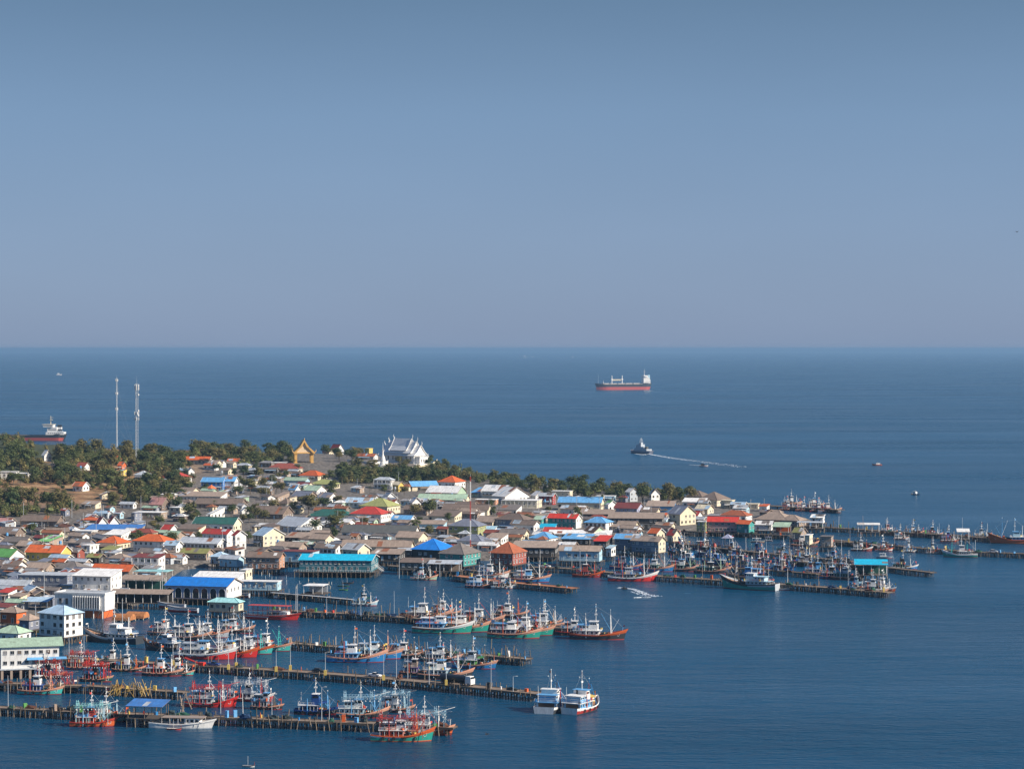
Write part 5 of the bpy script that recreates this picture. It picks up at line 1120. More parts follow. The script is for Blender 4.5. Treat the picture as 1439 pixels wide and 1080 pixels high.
# mid piers
t(458,546,931,-14,'hullblue','lightgrey','skyblue','white','white','orangered',rail='peach',label='blue bowed trawler with pale orange rail, nearer of two at the piled pier')
t(490,568,926,-16,'hullblue','peach','lightblue','white','peach','white',rail='peach',label='blue bowed trawler, farther of two at the piled pier',tarp='dark')
t(590,652,930,-20,'hulldark','palegreen','lightgrey','white','white','white',K='pale green decked trawler behind the piled pier'); t(634,702,940,-24,'hullblue','lightgrey','green','lightgrey','wood','dark',rail='peach',label='blue hulled boat with green net at the end of the piled pier',tarp='green',decks=1)
t(586,668,955,-16,'hulldark','hulldark','lightblue','white','white','white',label='white and blue superstructure boat moored behind the tanker truck')
t(578,668,890,-16,'hullgreen','orangered','skyblue','white','white','orangered',rail='white',boot='red',label='green bowed trawler with red and white side, left of the middle raft')
t(612,691,888,-18,'hullgreen','peach','white','white','white','orangered',rail='peach',label='green bowed trawler with long peach rail, second of the middle raft')
t(684,764,897,-16,'hullgreen','red','bluegrey','white','white','orangered',rail='peach',boot='red',label='green bowed trawler with dark house, third of the middle raft')
t(706,782,893,-18,'hullgreen','peach','white','white','white','red',rail='peach',label='green bowed trawler, fourth of the middle raft')
t(780,842,893,-18,'hulldark','hulldark','bluegrey','white','white','orangered',rail='red',label='black hulled trawler in the outermost middle pair')
t(800,884,899,-18,'hulldark','red','white','white','white','white',rail='orangered',boot='red',label='red and white trawler with orange foredeck at the harbour middle')
t(560,640,872,-20,'hulldark','orangered','white','white','wood','white',K='trawler with cluttered deck behind the middle raft'); t(640,712,878,-20,'hulldark','white','tan','white','white','red',K='trawler with cluttered deck behind the middle raft'); t(735,800,884,-20,'hulldark','lightgrey','white','lightgrey','white','orangered',K='trawler with cluttered deck behind the middle raft')
# twin pale blue trawlers seen from astern
t(746,806,999,74,'hulldark','white','skyblue','white','hullblue','red',rail='white',boot='dark',B=.42,ws=1.28,label='left of the twin pale blue trawlers seen from the stern'); t(785,856,1001,60,'darkred','white','skyblue','white','hullblue','red',rail='white',boot='dark',B=.39,ws=1.25,label='right of the twin pale blue trawlers, with yellow nets at the bow',tarp='yellow')
# orange jetty and waterfront
t(653,698,826,-16,'hulldark','hullblue','skyblue','white','white','white',label='blue boat left of the white bowed one at the orange jetty'); t(690,728,827,-14,'white','white','tan','white','white','orangered',rail='white',label='white bowed boat at the root of the orange jetty',decks=1)
t(716,776,818,-16,'hullblue','orangered','white','skyblue','white','red',K='blue and red boat behind the orange jetty'); t(665,718,812,-18,'white','orangered','skyblue','white','white','white',K='blue and red boat behind the orange jetty'); t(576,616,815,-14,'palegreen','white','lightblue','white','white','white',label='pale green boat under the waterfront canopy',decks=1)
t(804,849,811,-16,'darkred','darkred','darkred','redbrown','red','orangered',rail='orangered',label='dark red boat left of the red bowed boat',decks=1); t(854,927,817,-14,'hullred','lightgrey','bluegrey','lightgrey','white','red',rail='white',label='grey boat with flared bright red bow on the long outer pier',decks=1)
t(856,905,800,-20,'darkblue','darkblue','darkblue','bluegrey','white','red',K='navy boat behind the outer pier'); t(898,950,803,-22,'hullblue','hullblue','darkgreen','white','white','orangered',K='blue boat with orange post behind the outer pier',decks=1)
t(936,985,803,-20,'hulldark','hullblue','darkgreen','white','palegreen','brightred',K='boat with pale green derricks'); t(975,1030,806,-22,'hulldark','orangered','darkgreen','dark','palegreen','palegreen',K='boat with pale green derricks',decks=1); t(1150,1196,813,-22,'hullblue','hulldark','darkblue','dark','tan','red',K='boat with tan derricks',decks=1); t(1130,1175,808,-20,'hullblue','hullblue','hullblue','skyblue','tan','white',K='bright blue boat with square cabin',decks=1); t(1168,1218,815,-24,'hulldark','orangered','darkgreen','lightgrey','tan','white',K='boat with tan derricks',decks=1)
t(1010,1098,829,152,'hullgreen','lightgrey','lightblue','white','wood','orangered',rail='dark',label='long grey and green trawler lying bow left on the outer pier'); t(1018,1080,815,160,'hulldark','hulldark','darkblue','skyblue','white','red',K='navy trawler behind the long grey one')
smallboat(1086,1118,829,-20,'white','white',None,label='white stern section of a barge lashed to the long grey trawler',canopy=None)
t(1208,1252,832,-22,'peach','white','lightgrey','white','white','orangered',rail='white',label='white boat at the very end of the long outer pier',net=False); t(1226,1262,831,-30,'orangered','white','white','white','white','red',rail='white',label='white towered boat with peach hull, outermost on the long pier',net=False); t(1190,1222,828,-24,'hulldark','tan','white','lightblue','white','white',label='shabby boat with light blue awning near the long pier end',tarp='lightblue',decks=1)
t(1252,1292,800,-14,'hullblue','white','darkgreen','dark','white','dark',rail='white',label='bright blue boat with white rail beside the turquoise awning',decks=1); t(1180,1210,800,-20,'orangered','hulldark','dark','dark','white','red',K='orange hulled boat by the awning pier',decks=1)
mass = random.Random(77)
for i in range(21):
    q = i/21; row = i % 3; x = 955+(i//3)*36+mass.uniform(-5, 5)+row*4; y = 770+(x-955)*.085+row*10
    w = mass.uniform(28, 42)
    t(x-w/2, x+w/2, y, mass.choice([-24, -30, -18, 155]), mass.choice(['hulldark', 'hulldark', 'darkblue', 'hullblue', 'darkgreen', 'hulldark']), mass.choice(['hulldark', 'darkblue', 'hullblue', 'redbrown', 'dark']), mass.choice(['darkblue', 'dark', 'darkgreen', 'bluegrey', 'redbrown']), mass.choice(['dark', 'tan', 'darkblue', 'bluegrey', 'darkblue', 'lightgrey', 'redbrown', 'white']), mass.choice(['white', 'tan', 'wood', 'hullblue']), mass.choice(['red', 'orangered', 'white', 'wood']), rail=mass.choice(['darkblue', 'rust', 'hullblue', 'dark']), K=mass.choice(['dark fishing boat packed in the outer basin', 'small dark trawler packed in the outer basin', 'navy work boat packed in the outer basin']), decks=mass.choice([1, 1, 2]), tarp=mass.choice([None, None, 'darkblue', 'dark']))
# right side
t(1196,1228,774,-16,'redbrown','white','white','white','red','white',rail='white',label='white and brown boat at the end of the pale boardwalk',decks=1); t(1230,1256,774,-10,'white','orangered','redbrown','white','redbrown','red',rail='orangered',label='white boat with rusty red lattice beside the mole',decks=1); smallboat(1232,1256,784,-12,'lightblue','lightblue','white',canopy='white',label='pale blue boat moored in front of the red lattice boat')
t(1269,1289,776,-12,'white','hullblue','white','white','hullblue','skyblue',rail='white',label='white boat with bright blue gallows at the mole',decks=1); t(1301,1325,778,-14,'white','redbrown','redbrown','white','red','white',rail='white',label='red and white boat left of the green and white one',decks=1)
t(1324,1376,783,168,'hullgreen','white','white','white','hullteal','hullteal',rail='white',boot='red',label='green and white boat lying bow left at the rock pier',decks=1); t(1390,1460,764,170,'orangered','rust','skyblue','lightblue','skyblue','white',rail='orangered',boot='rust',label='orange hulled boat with sky blue cabins at the right edge',decks=1)
t(1256,1278,758,-10,'lightblue','lightblue','white','white','white','white',label='pale blue boat before the outermost pier',decks=1); t(1322,1349,761,-8,'orangered','orangered','purple','purple','white','red',rail='white',label='orange and purple boat before the outermost pier',decks=1)
t(1300,1326,753,-8,'purple','white','redbrown','dark','white','red',K='dark boat behind the outermost pier',decks=1); t(1272,1300,751,-8,'hulldark','hulldark','dark','white','white','orangered',K='dark boat behind the outermost pier',decks=1); t(1236,1262,750,-8,'hulldark','white','white','pink','white','white',label='boat with pink white awning behind the outermost pier',decks=1,tarp='white'); t(1368,1395,757,-8,'hulldark','dark','dark','lightgrey','white','white',K='dark boat behind the outermost pier',decks=1)
smallboat(1055,1076,762,-10,'palegreen','white',None,canopy='white',label='small pale green boat in the outer basin channel'); smallboat(1072,1086,760,170,'pink','white',None,canopy='lilac',label='tiny pink boat beside the pale green one'); t(1112,1152,768,-10,'hulldark','redbrown','dark','white','lilac','white',K='brown boat below the stilt hut',decks=1)
for i, (a_, b_, y, lo, K) in enumerate([(1096,1122,717,'hulldark','dark boat with white cabin at the far landing'),(1118,1146,718,'orangered','orange boat at the far landing'),(1138,1166,719,'red','red boat at the far landing'),(1150,1184,720,'lightgrey','pale low boat at the tip of the far landing'),(1134,1160,711,'hulldark','white bridged boat behind the far landing'),(1100,1128,709,'tan','rusty boat behind the far landing')]):
    t(a_, b_, y, -8, lo, 'white' if i in (3, 4) else lo, 'redbrown' if i != 4 else 'white', 'white', 'white', 'rust', K=K, label=K, decks=2 if i == 4 else 1)
# canopy boats and other craft
def canopy_boat():
    p = P(382, 871); k = F/p.y; L = 24.5; T = thing('passenger_boat', (p.x, p.y+3, 0), R(-16), '', 'boat', None, 'passenger boat with long red canopy and red trimmed hull')
    dz, hb = hull(T, L, 5.2, 'hullred', 'white', 'darkred', 'red', fb=.07, bow=.13, stern=.08); d = dz(0)
    b = MB(); b.box(-10, 7.5, -2.5, 2.5, d+4.6, d+4.72, clean('red')); b.build('canopy', T); b = MB(); b.box(-9.5, 6.5, -2.45, 2.45, d+2.3, d+2.42, clean('lightgrey')); b.build('upper_deck', T)
    for i in range(9):
        for s in (-1, 1): inst('stanchion', shared(('stanchion', 'c'), lambda b: b.tube((0,0,0), (0,0,4.6), .07, clean('red'), n=4)), T, (-9.6+i*2.1, s*2.3, d))
    b = MB()
    for s in (-1, 1):
        for z in (.5, 1, 2.9, 3.4): b.tube((-9.5, s*2.35, d+z), (7, s*2.35, d+z), .04, clean('white' if z < 2 else 'red'), n=4)
    b.build('railing', T); b = MB(); b.box(3.5, 7, -1.6, 1.6, d, d+2.2, clean('white')); b.build('cabin', T)
    for i in range(6):
        b = MB(); b.box(-8+i*1.9, -7.3+i*1.9, -1.9, 1.9, d, d+.5, paint('wood')); b.build('bench', T)
canopy_boat()
def excursion():
    p = P(253, 1024); L = 19.5; T = thing('excursion_boat', (p.x+.5, p.y+2.5, 0), R(-6), '', 'boat', None, 'long white open boat with flat roof at the nearest pier')
    dz, hb = hull(T, L, 4.4, 'white', 'white', 'lightgrey', 'white', fb=.075, bow=.15, stern=.095); d = dz(0)
    b = MB(); b.box(-6, 6.5, -2.0, 2.0, d+2.35, d+2.5, clean('tan')); b.build('flat_roof', T); b = MB(); b.box(.8, 5.2, -1.5, 1.5, d, d+2.35, clean('white')); b.build('cabin', T)
    for s in (-1, 1):
        for i in range(3): inst('window', bwin(.8, .7), T, (1.6+i*1.4, s*1.51, d+1.5))
        for i in range(6): inst('stanchion', shared(('stanchion', 'e'), lambda b: b.tube((0,0,0), (0,0,2.35), .07, clean('white'), n=4)), T, (-5.8+i*2.4, s*1.9, d))
    for i in range(3): b = MB(); b.box(-5.4+i*1.8, -4.2+i*1.8, -1.2, 1.2, d, d+.7, clean('white')); b.build('bench', T)
excursion()
smallboat(234,256,1025,-6,'red','white',None,label='tiny red dinghy alongside the long white open boat')
t(494,532,851,-14,'lightblue','white','lightblue','white','white','white',rail='white',label='pale blue boat with dark green net over its stern',tarp='darkgreen',decks=1)
for i, (a_, b_, y) in enumerate([(282,318,832),(308,352,837),(218,262,852),(230,280,858)]): smallboat(a_, b_, y, 162, 'white', 'lightgrey', None, K='long slim white boat laid up ashore', z=1.6, B=.16)
smallboat(384,436,841,-4,'white','white',None,label='slim white longtail boat below the jetty shed',B=.12,z=0)
for a_, b_, y, c in ((474,492,824,'darkgreen'),(476,490,829,'green'),(480,498,820,'hulldark')): smallboat(a_, b_, y, -10, c, c, None, K='little dark rowing boat off the turquoise hall')
smallboat(342,357,1077,-10,'white','lightgrey',None,label='small white motor boat alone at the bottom edge',group='boats out on open water'); smallboat(1282,1293,695,-60,'white','white','white',label='white cabin boat on open water at far right',group='boats out on open water',L=9)
smallboat(1225,1240,653.5,190,'orangered','peach','white',label='small orange boat far out on the right',group='boats out on open water'); smallboat(984,994,655,-6,'white','white','dark',label='speedboat crossing beside the patrol ship wake',group='boats out on open water',L=9)
for x_, y_, L_, lab in ((738,502.5,46,'pale ship at the horizon, left of three specks'),(748,501.5,26,'tiny vessel at the horizon, right beside the pale ship'),(805,502.3,30,'lone ship speck at the horizon, above the cargo ship'),(83,527,24,'small white ship far out above the left hill')):
    q = P(x_, y_); T = smallboat(0, 0, 0+y_, 4, 'white', 'lightgrey', 'white', label=lab, group='ships at the horizon', L=L_, B=.16); T.location = (q.x, q.y, 0); T.scale = (1, 1, 1.5)
    T.name = 'distant_ship'
    for c in T.children:
        if c.name.startswith('cabin'): c.scale = (1, 1, L_/14)

for q_ in ((530,585,1001,'hulldark','white','lightgrey','white','lightblue','white','lightblue'),(350,400,997,'hulldark','tan','bluegrey','lightgrey','wood','red',None),(60,108,972,'hulldark','darkblue','dark','bluegrey','red','red','red'),(138,182,935,'hulldark','redbrown','dark','white','tan','red',None),
  (540,600,925,'hulldark','lightgrey','lightgrey','white','wood','dark',None),(560,612,949,'hulldark','redbrown','purple','tan','wood','orangered',None),(690,745,868,'hulldark','orangered','tan','white','orangered','red',None),(600,650,866,'hulldark','lightgrey','white','white','white','orangered',None),(745,792,879,'hulldark','redbrown','bluegrey','lightgrey','tan','orangered',None)):
    t(q_[0], q_[1], q_[2], -20, *q_[3:9], squid=q_[9], K=f"{W(q_[3])} work boat with {W(q_[6])} wheelhouse behind the pier", decks=1 if q_[0] < 200 else 2)
# ---------------------------------------------------------------- ships
def ship_hull(T, L, B, D, c_low, c_up, zl):
    b = MB(); n = 20; rings = []
    for i in range(n+1):
        s = i/n; h = B/2*(min(1, .55+s*4) if s < .12 else (1 if s < .8 else max(1-((s-.8)/.2)**2, .02))); z = D*(1+.25*max(0, (s-.88)/.12)+.22*(s < .17)); rk = D*.5*max(0, (s-.8)/.2)
        x = -L/2+L*s*.96; under = max(0, (.10-s)/.10)*L*.05
        rings.append([(x+under, h*.8, -2), (x+under*.8, h*.95, 0), (x+under*.4+rk*.3, h, zl), (x+rk, h, z)])
    for s_ in (1, -1):
        for i in range(n):
            for j in range(3):
                q = [(a, c*s_, d) for a, c, d in (rings[i][j], rings[i+1][j], rings[i+1][j+1], rings[i][j+1])]; b.poly(q if s_ > 0 else q[::-1], clean(c_low) if j < 2 else clean(c_up))
    t = rings[0]; b.poly([(a, -c, d) for a, c, d in t]+[(a, c, d) for a, c, d in t[::-1]], clean(c_up)); b.build('hull', T)
    d = MB()
    for i in range(n): p, q = rings[i][3], rings[i+1][3]; d.poly([(p[0], -p[1]*.98, D*.97), (q[0], -q[1]*.98, D*.97), (q[0], q[1]*.98, D*.97), (p[0], p[1]*.98, D*.97)], clean('tan'))
    d.build('deck', T)
def cargo():
    p = P(875, 547.5); k = F/p.y; L = 86/k; T = thing('cargo_ship', (p.x, p.y, 0), R(200), '', 'ship', None, 'cargo ship with blue and red hull and white bridge, out on open sea')
    T.scale = (1, 1, 1.4)
    ship_hull(T, L, 22, 10.5, 'shipred', 'hulldark', 5.6); D = 10.2; x = lambda f: -L/2+L*f
    for i in range(5): b = MB(); b.box(x(.22+i*.135), x(.32+i*.135), -7.5, 7.5, D, D+2.2, clean('tan')); b.box(x(.215+i*.135), x(.325+i*.135), -8, 8, D+2.2, D+2.7, clean('lightgrey')); b.build('hatch_cover', T)
    for f in (.51, .69):
        b = MB(); b.tube((x(f), 0, D), (x(f), 0, D+17), 1.5, clean('white'), 1.2, n=8); b.box(x(f)-2, x(f)+2, -2, 2, D+8, D+11, clean('white')); b.build('crane_post', T)
    b = MB(); b.tube((x(.51), 0, D+9), (x(.69), 0, D+9), .9, clean('cream'), n=6); b.tube((x(.51), 0, D+7.5), (x(.69), 0, D+7.5), .5, clean('cream'), n=5); b.build('crane_jib', T)
    b = MB(); b.box(x(.03), x(.15), -9, 9, D+1.5, D+9, clean('white')); b.box(x(.04), x(.145), -7.5, 7.5, D+9, D+13, clean('white')); b.build('accommodation', T)
    b = MB(); b.box(x(.07), x(.145), -8, 8, D+13, D+17, clean('white')); b.box(x(.09), x(.14), -10.5, 10.5, D+14.5, D+15.6, clean('white')); b.build('bridge', T)
    for j in range(4):
        for i in range(6): inst('window', shared(('window', 'ship'), lambda b: b.box(-.5, .5, -.06, .06, -.5, .5, GLASS)), T, (x(.045)+i*L*.016, -9.02 if j < 2 else -7.55, D+3+j*2.6)); inst('window', _BM[('window', 'ship')], T, (x(.045)+i*L*.016, 9.02 if j < 2 else 7.55, D+3+j*2.6))
    b = MB(); b.tube((x(.115), 0, D+17), (x(.115), 0, D+29), .7, clean('white'), .3, n=6); b.box(x(.105), x(.125), -3, 3, D+24, D+24.6, clean('white')); b.build('mast', T)
    b = MB(); b.box(x(.02), x(.05), -2.2, 2.2, D+9, D+18, clean('lightblue')); b.build('funnel', T)
    b = MB(); b.tube((x(.16), 0, D), (x(.16), 0, D+13), .5, clean('white'), n=5); b.build('kingpost', T)
    b = MB(); b.tube((x(.93), 0, D+2), (x(.93), 0, D+20), .5, clean('lightgrey'), .25, n=5); b.build('foremast', T); b = MB(); b.tube((x(.84), 0, D+1), (x(.84), 0, D+8), .5, clean('white'), n=5); b.build('samson_post', T)
    b = MB()
    for s in (-1, 1):
        b.tube((x(.16), s*10.7, D+1.2), (x(.84), s*10.7, D+1.2), .25, clean('white'), n=4)
        for i in range(30): b.tube((lerp(x(.16), x(.84), i/29), s*10.7, D-.2), (lerp(x(.16), x(.84), i/29), s*10.7, D+1.2), .15, clean('white'), n=3)
    b.build('railing', T)
cargo()
def coaster():
    p = P(62, 618.5); k = F/p.y; L = 78; T = thing('coaster_ship', (p.x-12, p.y, 0), R(176), '', 'ship', None, 'white bridged ship with black and red stern showing behind the wooded hill')
    ship_hull(T, L, 13, 6.6, 'shipred', 'hulldark', 3.4); D = 6.6; x = lambda f: -L/2+L*f
    b = MB(); b.box(x(.02), x(.30), -5.5, 5.5, D+.4, D+3.6, clean('white')); b.build('accommodation', T); b = MB(); b.box(x(.13), x(.28), -4.6, 4.6, D+3.6, D+9.5, clean('white')); b.build('upper_house', T)
    b = MB(); b.box(x(.19), x(.34), -5.6, 5.6, D+9.5, D+12.4, clean('white')); b.box(x(.18), x(.36), -5.9, 5.9, D+12.4, D+12.8, clean('cream')); b.build('bridge', T)
    for i in range(8): inst('window', bwin(.9, .9), T, (x(.20)+i*1.4, -5.62, D+11)); inst('window', bwin(.9, .9), T, (x(.20)+i*1.4, 5.62, D+11)); inst('window', bwin(.9, .9), T, (x(.03)+i*2.5, 5.52, D+2.2)); inst('window', bwin(.9, .9), T, (x(.14)+i*1.3, 4.62, D+6.4))
    b = MB(); b.box(x(.07), x(.13), -2, 2, D+3.6, D+12, clean('hulldark')); b.box(x(.068), x(.132), -2.05, 2.05, D+7, D+9.3, clean('white')); b.build('funnel', T)
    b = MB(); b.tube((x(.24), 0, D+12.8), (x(.24), 0, D+23), .5, clean('cream'), .25, n=6); b.box(x(.21), x(.25), -1, 1, D+17.6, D+18.2, clean('cream')); b.box(x(.20), x(.25), -.2, .2, D+20.6, D+21, clean('cream')); b.build('mast', T)
    b = MB()
    for i in range(22): b.tube((x(.0)+i*1.1, 5.9, D), (x(.0)+i*1.1, 5.9, D+1.1), .08, clean('white'), n=3)
    b.tube((x(0), 5.9, D+1.1), (x(.30), 5.9, D+1.1), .08, clean('white'), n=3); b.build('railing', T)
    for i in range(3): b = MB(); b.box(x(.04)+i*2.6, x(.04)+i*2.6+1.8, 2.5, 4.5, D+3.6, D+5.2, clean('lightgrey')); b.build('deck_locker', T)
coaster()
def patrol():
    p = P(906, 637.5); L = 40; T = thing('patrol_ship', (p.x-3, p.y+12, 0), R(122), '', 'ship', None, 'grey patrol ship steaming away with a white wake')
    T.scale = (.95, .95, .82)
    ship_hull(T, L, 9.5, 3.4, 'darkgrey', 'bluegrey', 1.2); D = 3.4; x = lambda f: -L/2+L*f; gm = clean('lightgrey')
    for nm, q in (('deckhouse', (.12, .72, 3.6, D, D+2.6)), ('superstructure', (.28, .66, 3.0, D+2.6, D+5.4)), ('bridge', (.42, .64, 2.6, D+5.4, D+8.2)), ('radar_house', (.46, .56, 1.4, D+8.2, D+10.4))):
        b = MB(); b.box(x(q[0]), x(q[1]), -q[2], q[2], q[3], q[4], gm); b.build(nm, T)
    for i in range(6): inst('window', bwin(.8, .7), T, (x(.44)+i*1.4, -2.62, D+7.2)); inst('window', bwin(.8, .7), T, (x(.3)+i*2.2, -3.02, D+4.2))
    b = MB()
    for s1, s2 in ((-1, -1), (1, -1), (1, 1), (-1, 1)): b.tube((x(.5)+s1*1.2, s2*1.2, D+10.4), (x(.5)+s1*.4, s2*.4, D+16), .16, gm, n=4)
    b.tube((x(.5), -2.2, D+13.5), (x(.5), 2.2, D+13.5), .15, gm, n=4); b.build('mast', T)
    b = MB(); b.box(x(.2), x(.27), -1.2, 1.2, D+2.6, D+5.6, clean('darkgrey')); b.build('funnel', T)
    b = MB(); b.tube((x(.80), 0, D), (x(.80), 0, D+1.6), 1.2, gm, .9, n=8); b.tube((x(.80), 0, D+1.2), (x(.90), 0, D+1.9), .16, gm, n=5); b.build('gun_turret', T)
patrol()
FOAM = mat('foam', (.78, .82, .84), .9, .15, 2)
def wake(pts, w0, w1, n, name, label, seed=0, dens=1.0, h=.12):
    """broken foam: many low flat patches lying along a path"""
    r = random.Random(seed); b = MB(); P_ = [P(x, y) for x, y in pts]; T0 = P_[0]
    segs = [(P_[i], P_[i+1]) for i in range(len(P_)-1)]; tot = sum((q-p).length for p, q in segs)
    for i in range(n):
        u = r.random()**dens; d = u*tot
        for p, q in segs:
            l = (q-p).length
            if d <= l: break
            d -= l
        c = p.lerp(q, min(d/l, 1)); dr = (q-p).normalized(); nn = Vector((-dr.y, dr.x, 0)); w = lerp(w0, w1, u); off = r.choice([-1, 1])*abs(r.gauss(.45, .25))*w
        c = c+nn*off-T0; a, e = r.uniform(.5, 1.9)*(w0+.6)*.40, r.uniform(.2, .6)*(w0+.6)*.36; m_ = 7; ring = []
        for k_ in range(m_):
            t_ = 2*math.pi*k_/m_; rr_ = r.uniform(.6, 1.2); v = dr*math.cos(t_)*a*rr_+nn*math.sin(t_)*e*rr_; ring.append(c+v+Vector((0, 0, .03)))
        tp = c+Vector((0, 0, .03+h*r.uniform(.3, 1)))
        for k_ in range(m_): b.poly([ring[k_], ring[(k_+1) % m_], tp], FOAM)
    o = b.build(name, None, T0); o['kind'] = 'stuff'
wake([(907,637),(925,640),(945,643.5),(985,648.5),(1045,656)], 1.6, 9.0, 1100, 'ship_wake', '', 1, 2.3, .2)
wake([(893,637.5),(900,638.5),(908,638.5)], 1.5, 2, 60, 'bow_wave', '', 2, 1, .4)
wake([(984,653.5),(975,653.2),(969,652.8)], .8, 1.0, 60, 'speedboat_wake', '', 3, 1, .3)
wake([(869,825.5),(879,826),(890,827.5),(899,831),(908,835),(924,837.5)], 1.0, 2.6, 330, 'jet_ski_wake', '', 4, 1.35, .25)
wake([(888,831),(900,836),(916,838.5),(888,839.5)], .6, 1.6, 60, 'jet_ski_wash', '', 5, 1.2, .25)
wake([(905,548.8),(918,549)], 2.5, 3, 60, 'stern_wash', '', 6, 1, .6)

def skin_mesh(name, verts, edges, radii, m, sub=1):
    me = bpy.data.meshes.new(name+'_base'); me.from_pydata(verts, edges, []); o = bpy.data.objects.new('tmp', me); COL.objects.link(o)
    md = o.modifiers.new('s', 'SKIN'); md.use_smooth_shade = True
    for i, r in enumerate(radii): me.skin_vertices[0].data[i].radius = (r, r)
    me.skin_vertices[0].data[0].use_root = True
    sb_ = o.modifiers.new('u', 'SUBSURF'); sb_.levels = sub; sb_.render_levels = sub
    dg = bpy.context.evaluated_depsgraph_get(); out = bpy.data.meshes.new_from_object(o.evaluated_get(dg)); out.name = name; out.materials.clear(); out.materials.append(m)
    bpy.data.objects.remove(o); return out
def body_mesh(shirt, pose=0):
    s = .35 if pose else 0
    v = [(0,0,.95),(0,0,1.2),(0,0,1.42),(0,0,1.52),(0,0,1.68),  (.11,0,.9),(.13,.06+s*.3,.5),(.14,-.04,.06),(.15,.1,.03), (-.11,0,.9),(-.13,-.06-s*.3,.5),(-.14,.02+s,.06),(-.15,.15,.03), (.2,0,1.40),(.28,.03,1.14),(.27,.12+s,.92), (-.2,0,1.40),(-.28,.03,1.14),(-.27,.12,.92)]
    e = [(0,1),(1,2),(2,3),(3,4),(0,5),(5,6),(6,7),(7,8),(0,9),(9,10),(10,11),(11,12),(2,13),(13,14),(14,15),(2,16),(16,17),(17,18)]
    r = [.15,.14,.15,.06,.11,.09,.065,.045,.04,.09,.065,.045,.04,.06,.045,.035,.06,.045,.035]
    return skin_mesh('body', v, e, r, shirt)
BODIES = [(c, body_mesh(mat('cloth_'+c, PAL[c], .9, .2, 3), i % 2)) for i, c in enumerate(('orangered', 'darkblue', 'white', 'dark'))]
hairm = shared(('hair',), lambda b: b.blob((0, -.01, 1.74), (.115, .125, .11), clean('black'), 3, n=8, rings=5, amp=.1))
headm = shared(('head',), lambda b: b.blob((0, .015, 1.69), (.095, .11, .14), mat('skin', (.30, .17, .11), .6, .05, 3), 3, n=8, rings=6, amp=.03))
def person(i, loc, rz, what):
    c, me = BODIES[i % 4]; T = thing('person', loc, rz, f"person in {W(c)} clothes {what}", 'person', 'people on the piers')
    inst('body', me, T); inst('head', headm, T); inst('hair', hairm, T)
rp = random.Random(4)
for key, fr in (('long', .86), ('long', .25), ('long', .5), ('near', .45), ('near', .62), ('near', .52), ('out', .3), ('upper', .3), ('near', .3), ('long', .36)):
    q, n_, d_ = PIERS[key][int(len(PIERS[key])*fr)]; person(rp.randrange(4), (q.x+n_.x*rp.uniform(-1, 1), q.y+n_.y*rp.uniform(-1, 1), 2.31), rp.uniform(0, 6), 'standing on the pier')
# jet ski
p = P(877, 827.5); T = thing('jet_ski', (p.x, p.y, .05), R(175), '', 'jet ski', None, 'dark jet ski with rider drawing a curl of foam')
b = MB(); b.loft([[(-1.5, -.5, .0), (-1.5, .5, 0), (-1.5, .4, .55), (-1.5, -.4, .55)], [(0, -.55, -.05), (0, .55, -.05), (0, .4, .8), (0, -.4, .8)], [(1.5, -.1, .25), (1.5, .1, .25), (1.3, .1, .6), (1.3, -.1, .6)]], clean('dark')); b.build('hull', T)
b = MB(); b.tube((.5, -.4, 1.15), (.5, .4, 1.15), .05, clean('dark'), n=5); b.build('handlebar', T)
v = [(-.3,0,.85),(-.15,0,1.15),(-.02,0,1.38),(.02,0,1.5),(.05,0,1.62),(-.1,.25,.9),(.3,.32,.75),(.1,.34,.35),(-.1,-.25,.9),(.3,-.32,.75),(.1,-.34,.35),(.0,.2,1.36),(.25,.26,1.2),(.5,.2,1.17),(0,-.2,1.36),(.25,-.26,1.2),(.5,-.2,1.17)]
T2 = thing('person', (p.x, p.y, .05), R(175), '', 'person', None, 'rider crouched on the dark jet ski in the harbour')
inst('body', skin_mesh('body', v, [(0,1),(1,2),(2,3),(3,4),(0,5),(5,6),(6,7),(0,8),(8,9),(9,10),(2,11),(11,12),(12,13),(2,14),(14,15),(15,16)], [.15,.15,.14,.06,.11,.09,.07,.05,.09,.07,.05,.06,.045,.035,.06,.045,.035], mat('cloth_dark', PAL['dark'])), T2)
# birds
def bird(px, py, Y, lab, sc=1.0):
    z = CH-(py-HY)*Y/F; T = thing('sea_bird', ((px-CX)*Y/F, Y, z), R(35), '', 'bird', None, lab); m_ = mat('feather', (.03, .03, .035), .8)
    b = MB(); b.loft([[(x*sc, r*math.cos(a)*sc, r*math.sin(a)*sc) for a in [i*math.pi/3 for i in range(6)]] for x, r in ((-.32, .02), (-.15, .06), (.05, .075), (.18, .05), (.28, .035), (.36, .01))], m_); b.build('body', T)
    for s in (-1, 1): b = MB(); b.add([(q[0]*sc, q[1]*sc*s, q[2]*sc) for q in ((.1,.05,.02),(-.1,.05,.02),(.12,.35,.2),(-.06,.35,.2),(.0,.75,.12),(-.08,.72,.12),(.02,.2,.16))], [(0,1,3,2),(2,3,5,4),(0,2,6)], m_); b.build('wing', T)
bird(684, 1031, 330, 'dark bird gliding low over the water below the piers'); bird(1429, 326, 420, 'dark bird speck high at the right edge of the sky', .8)

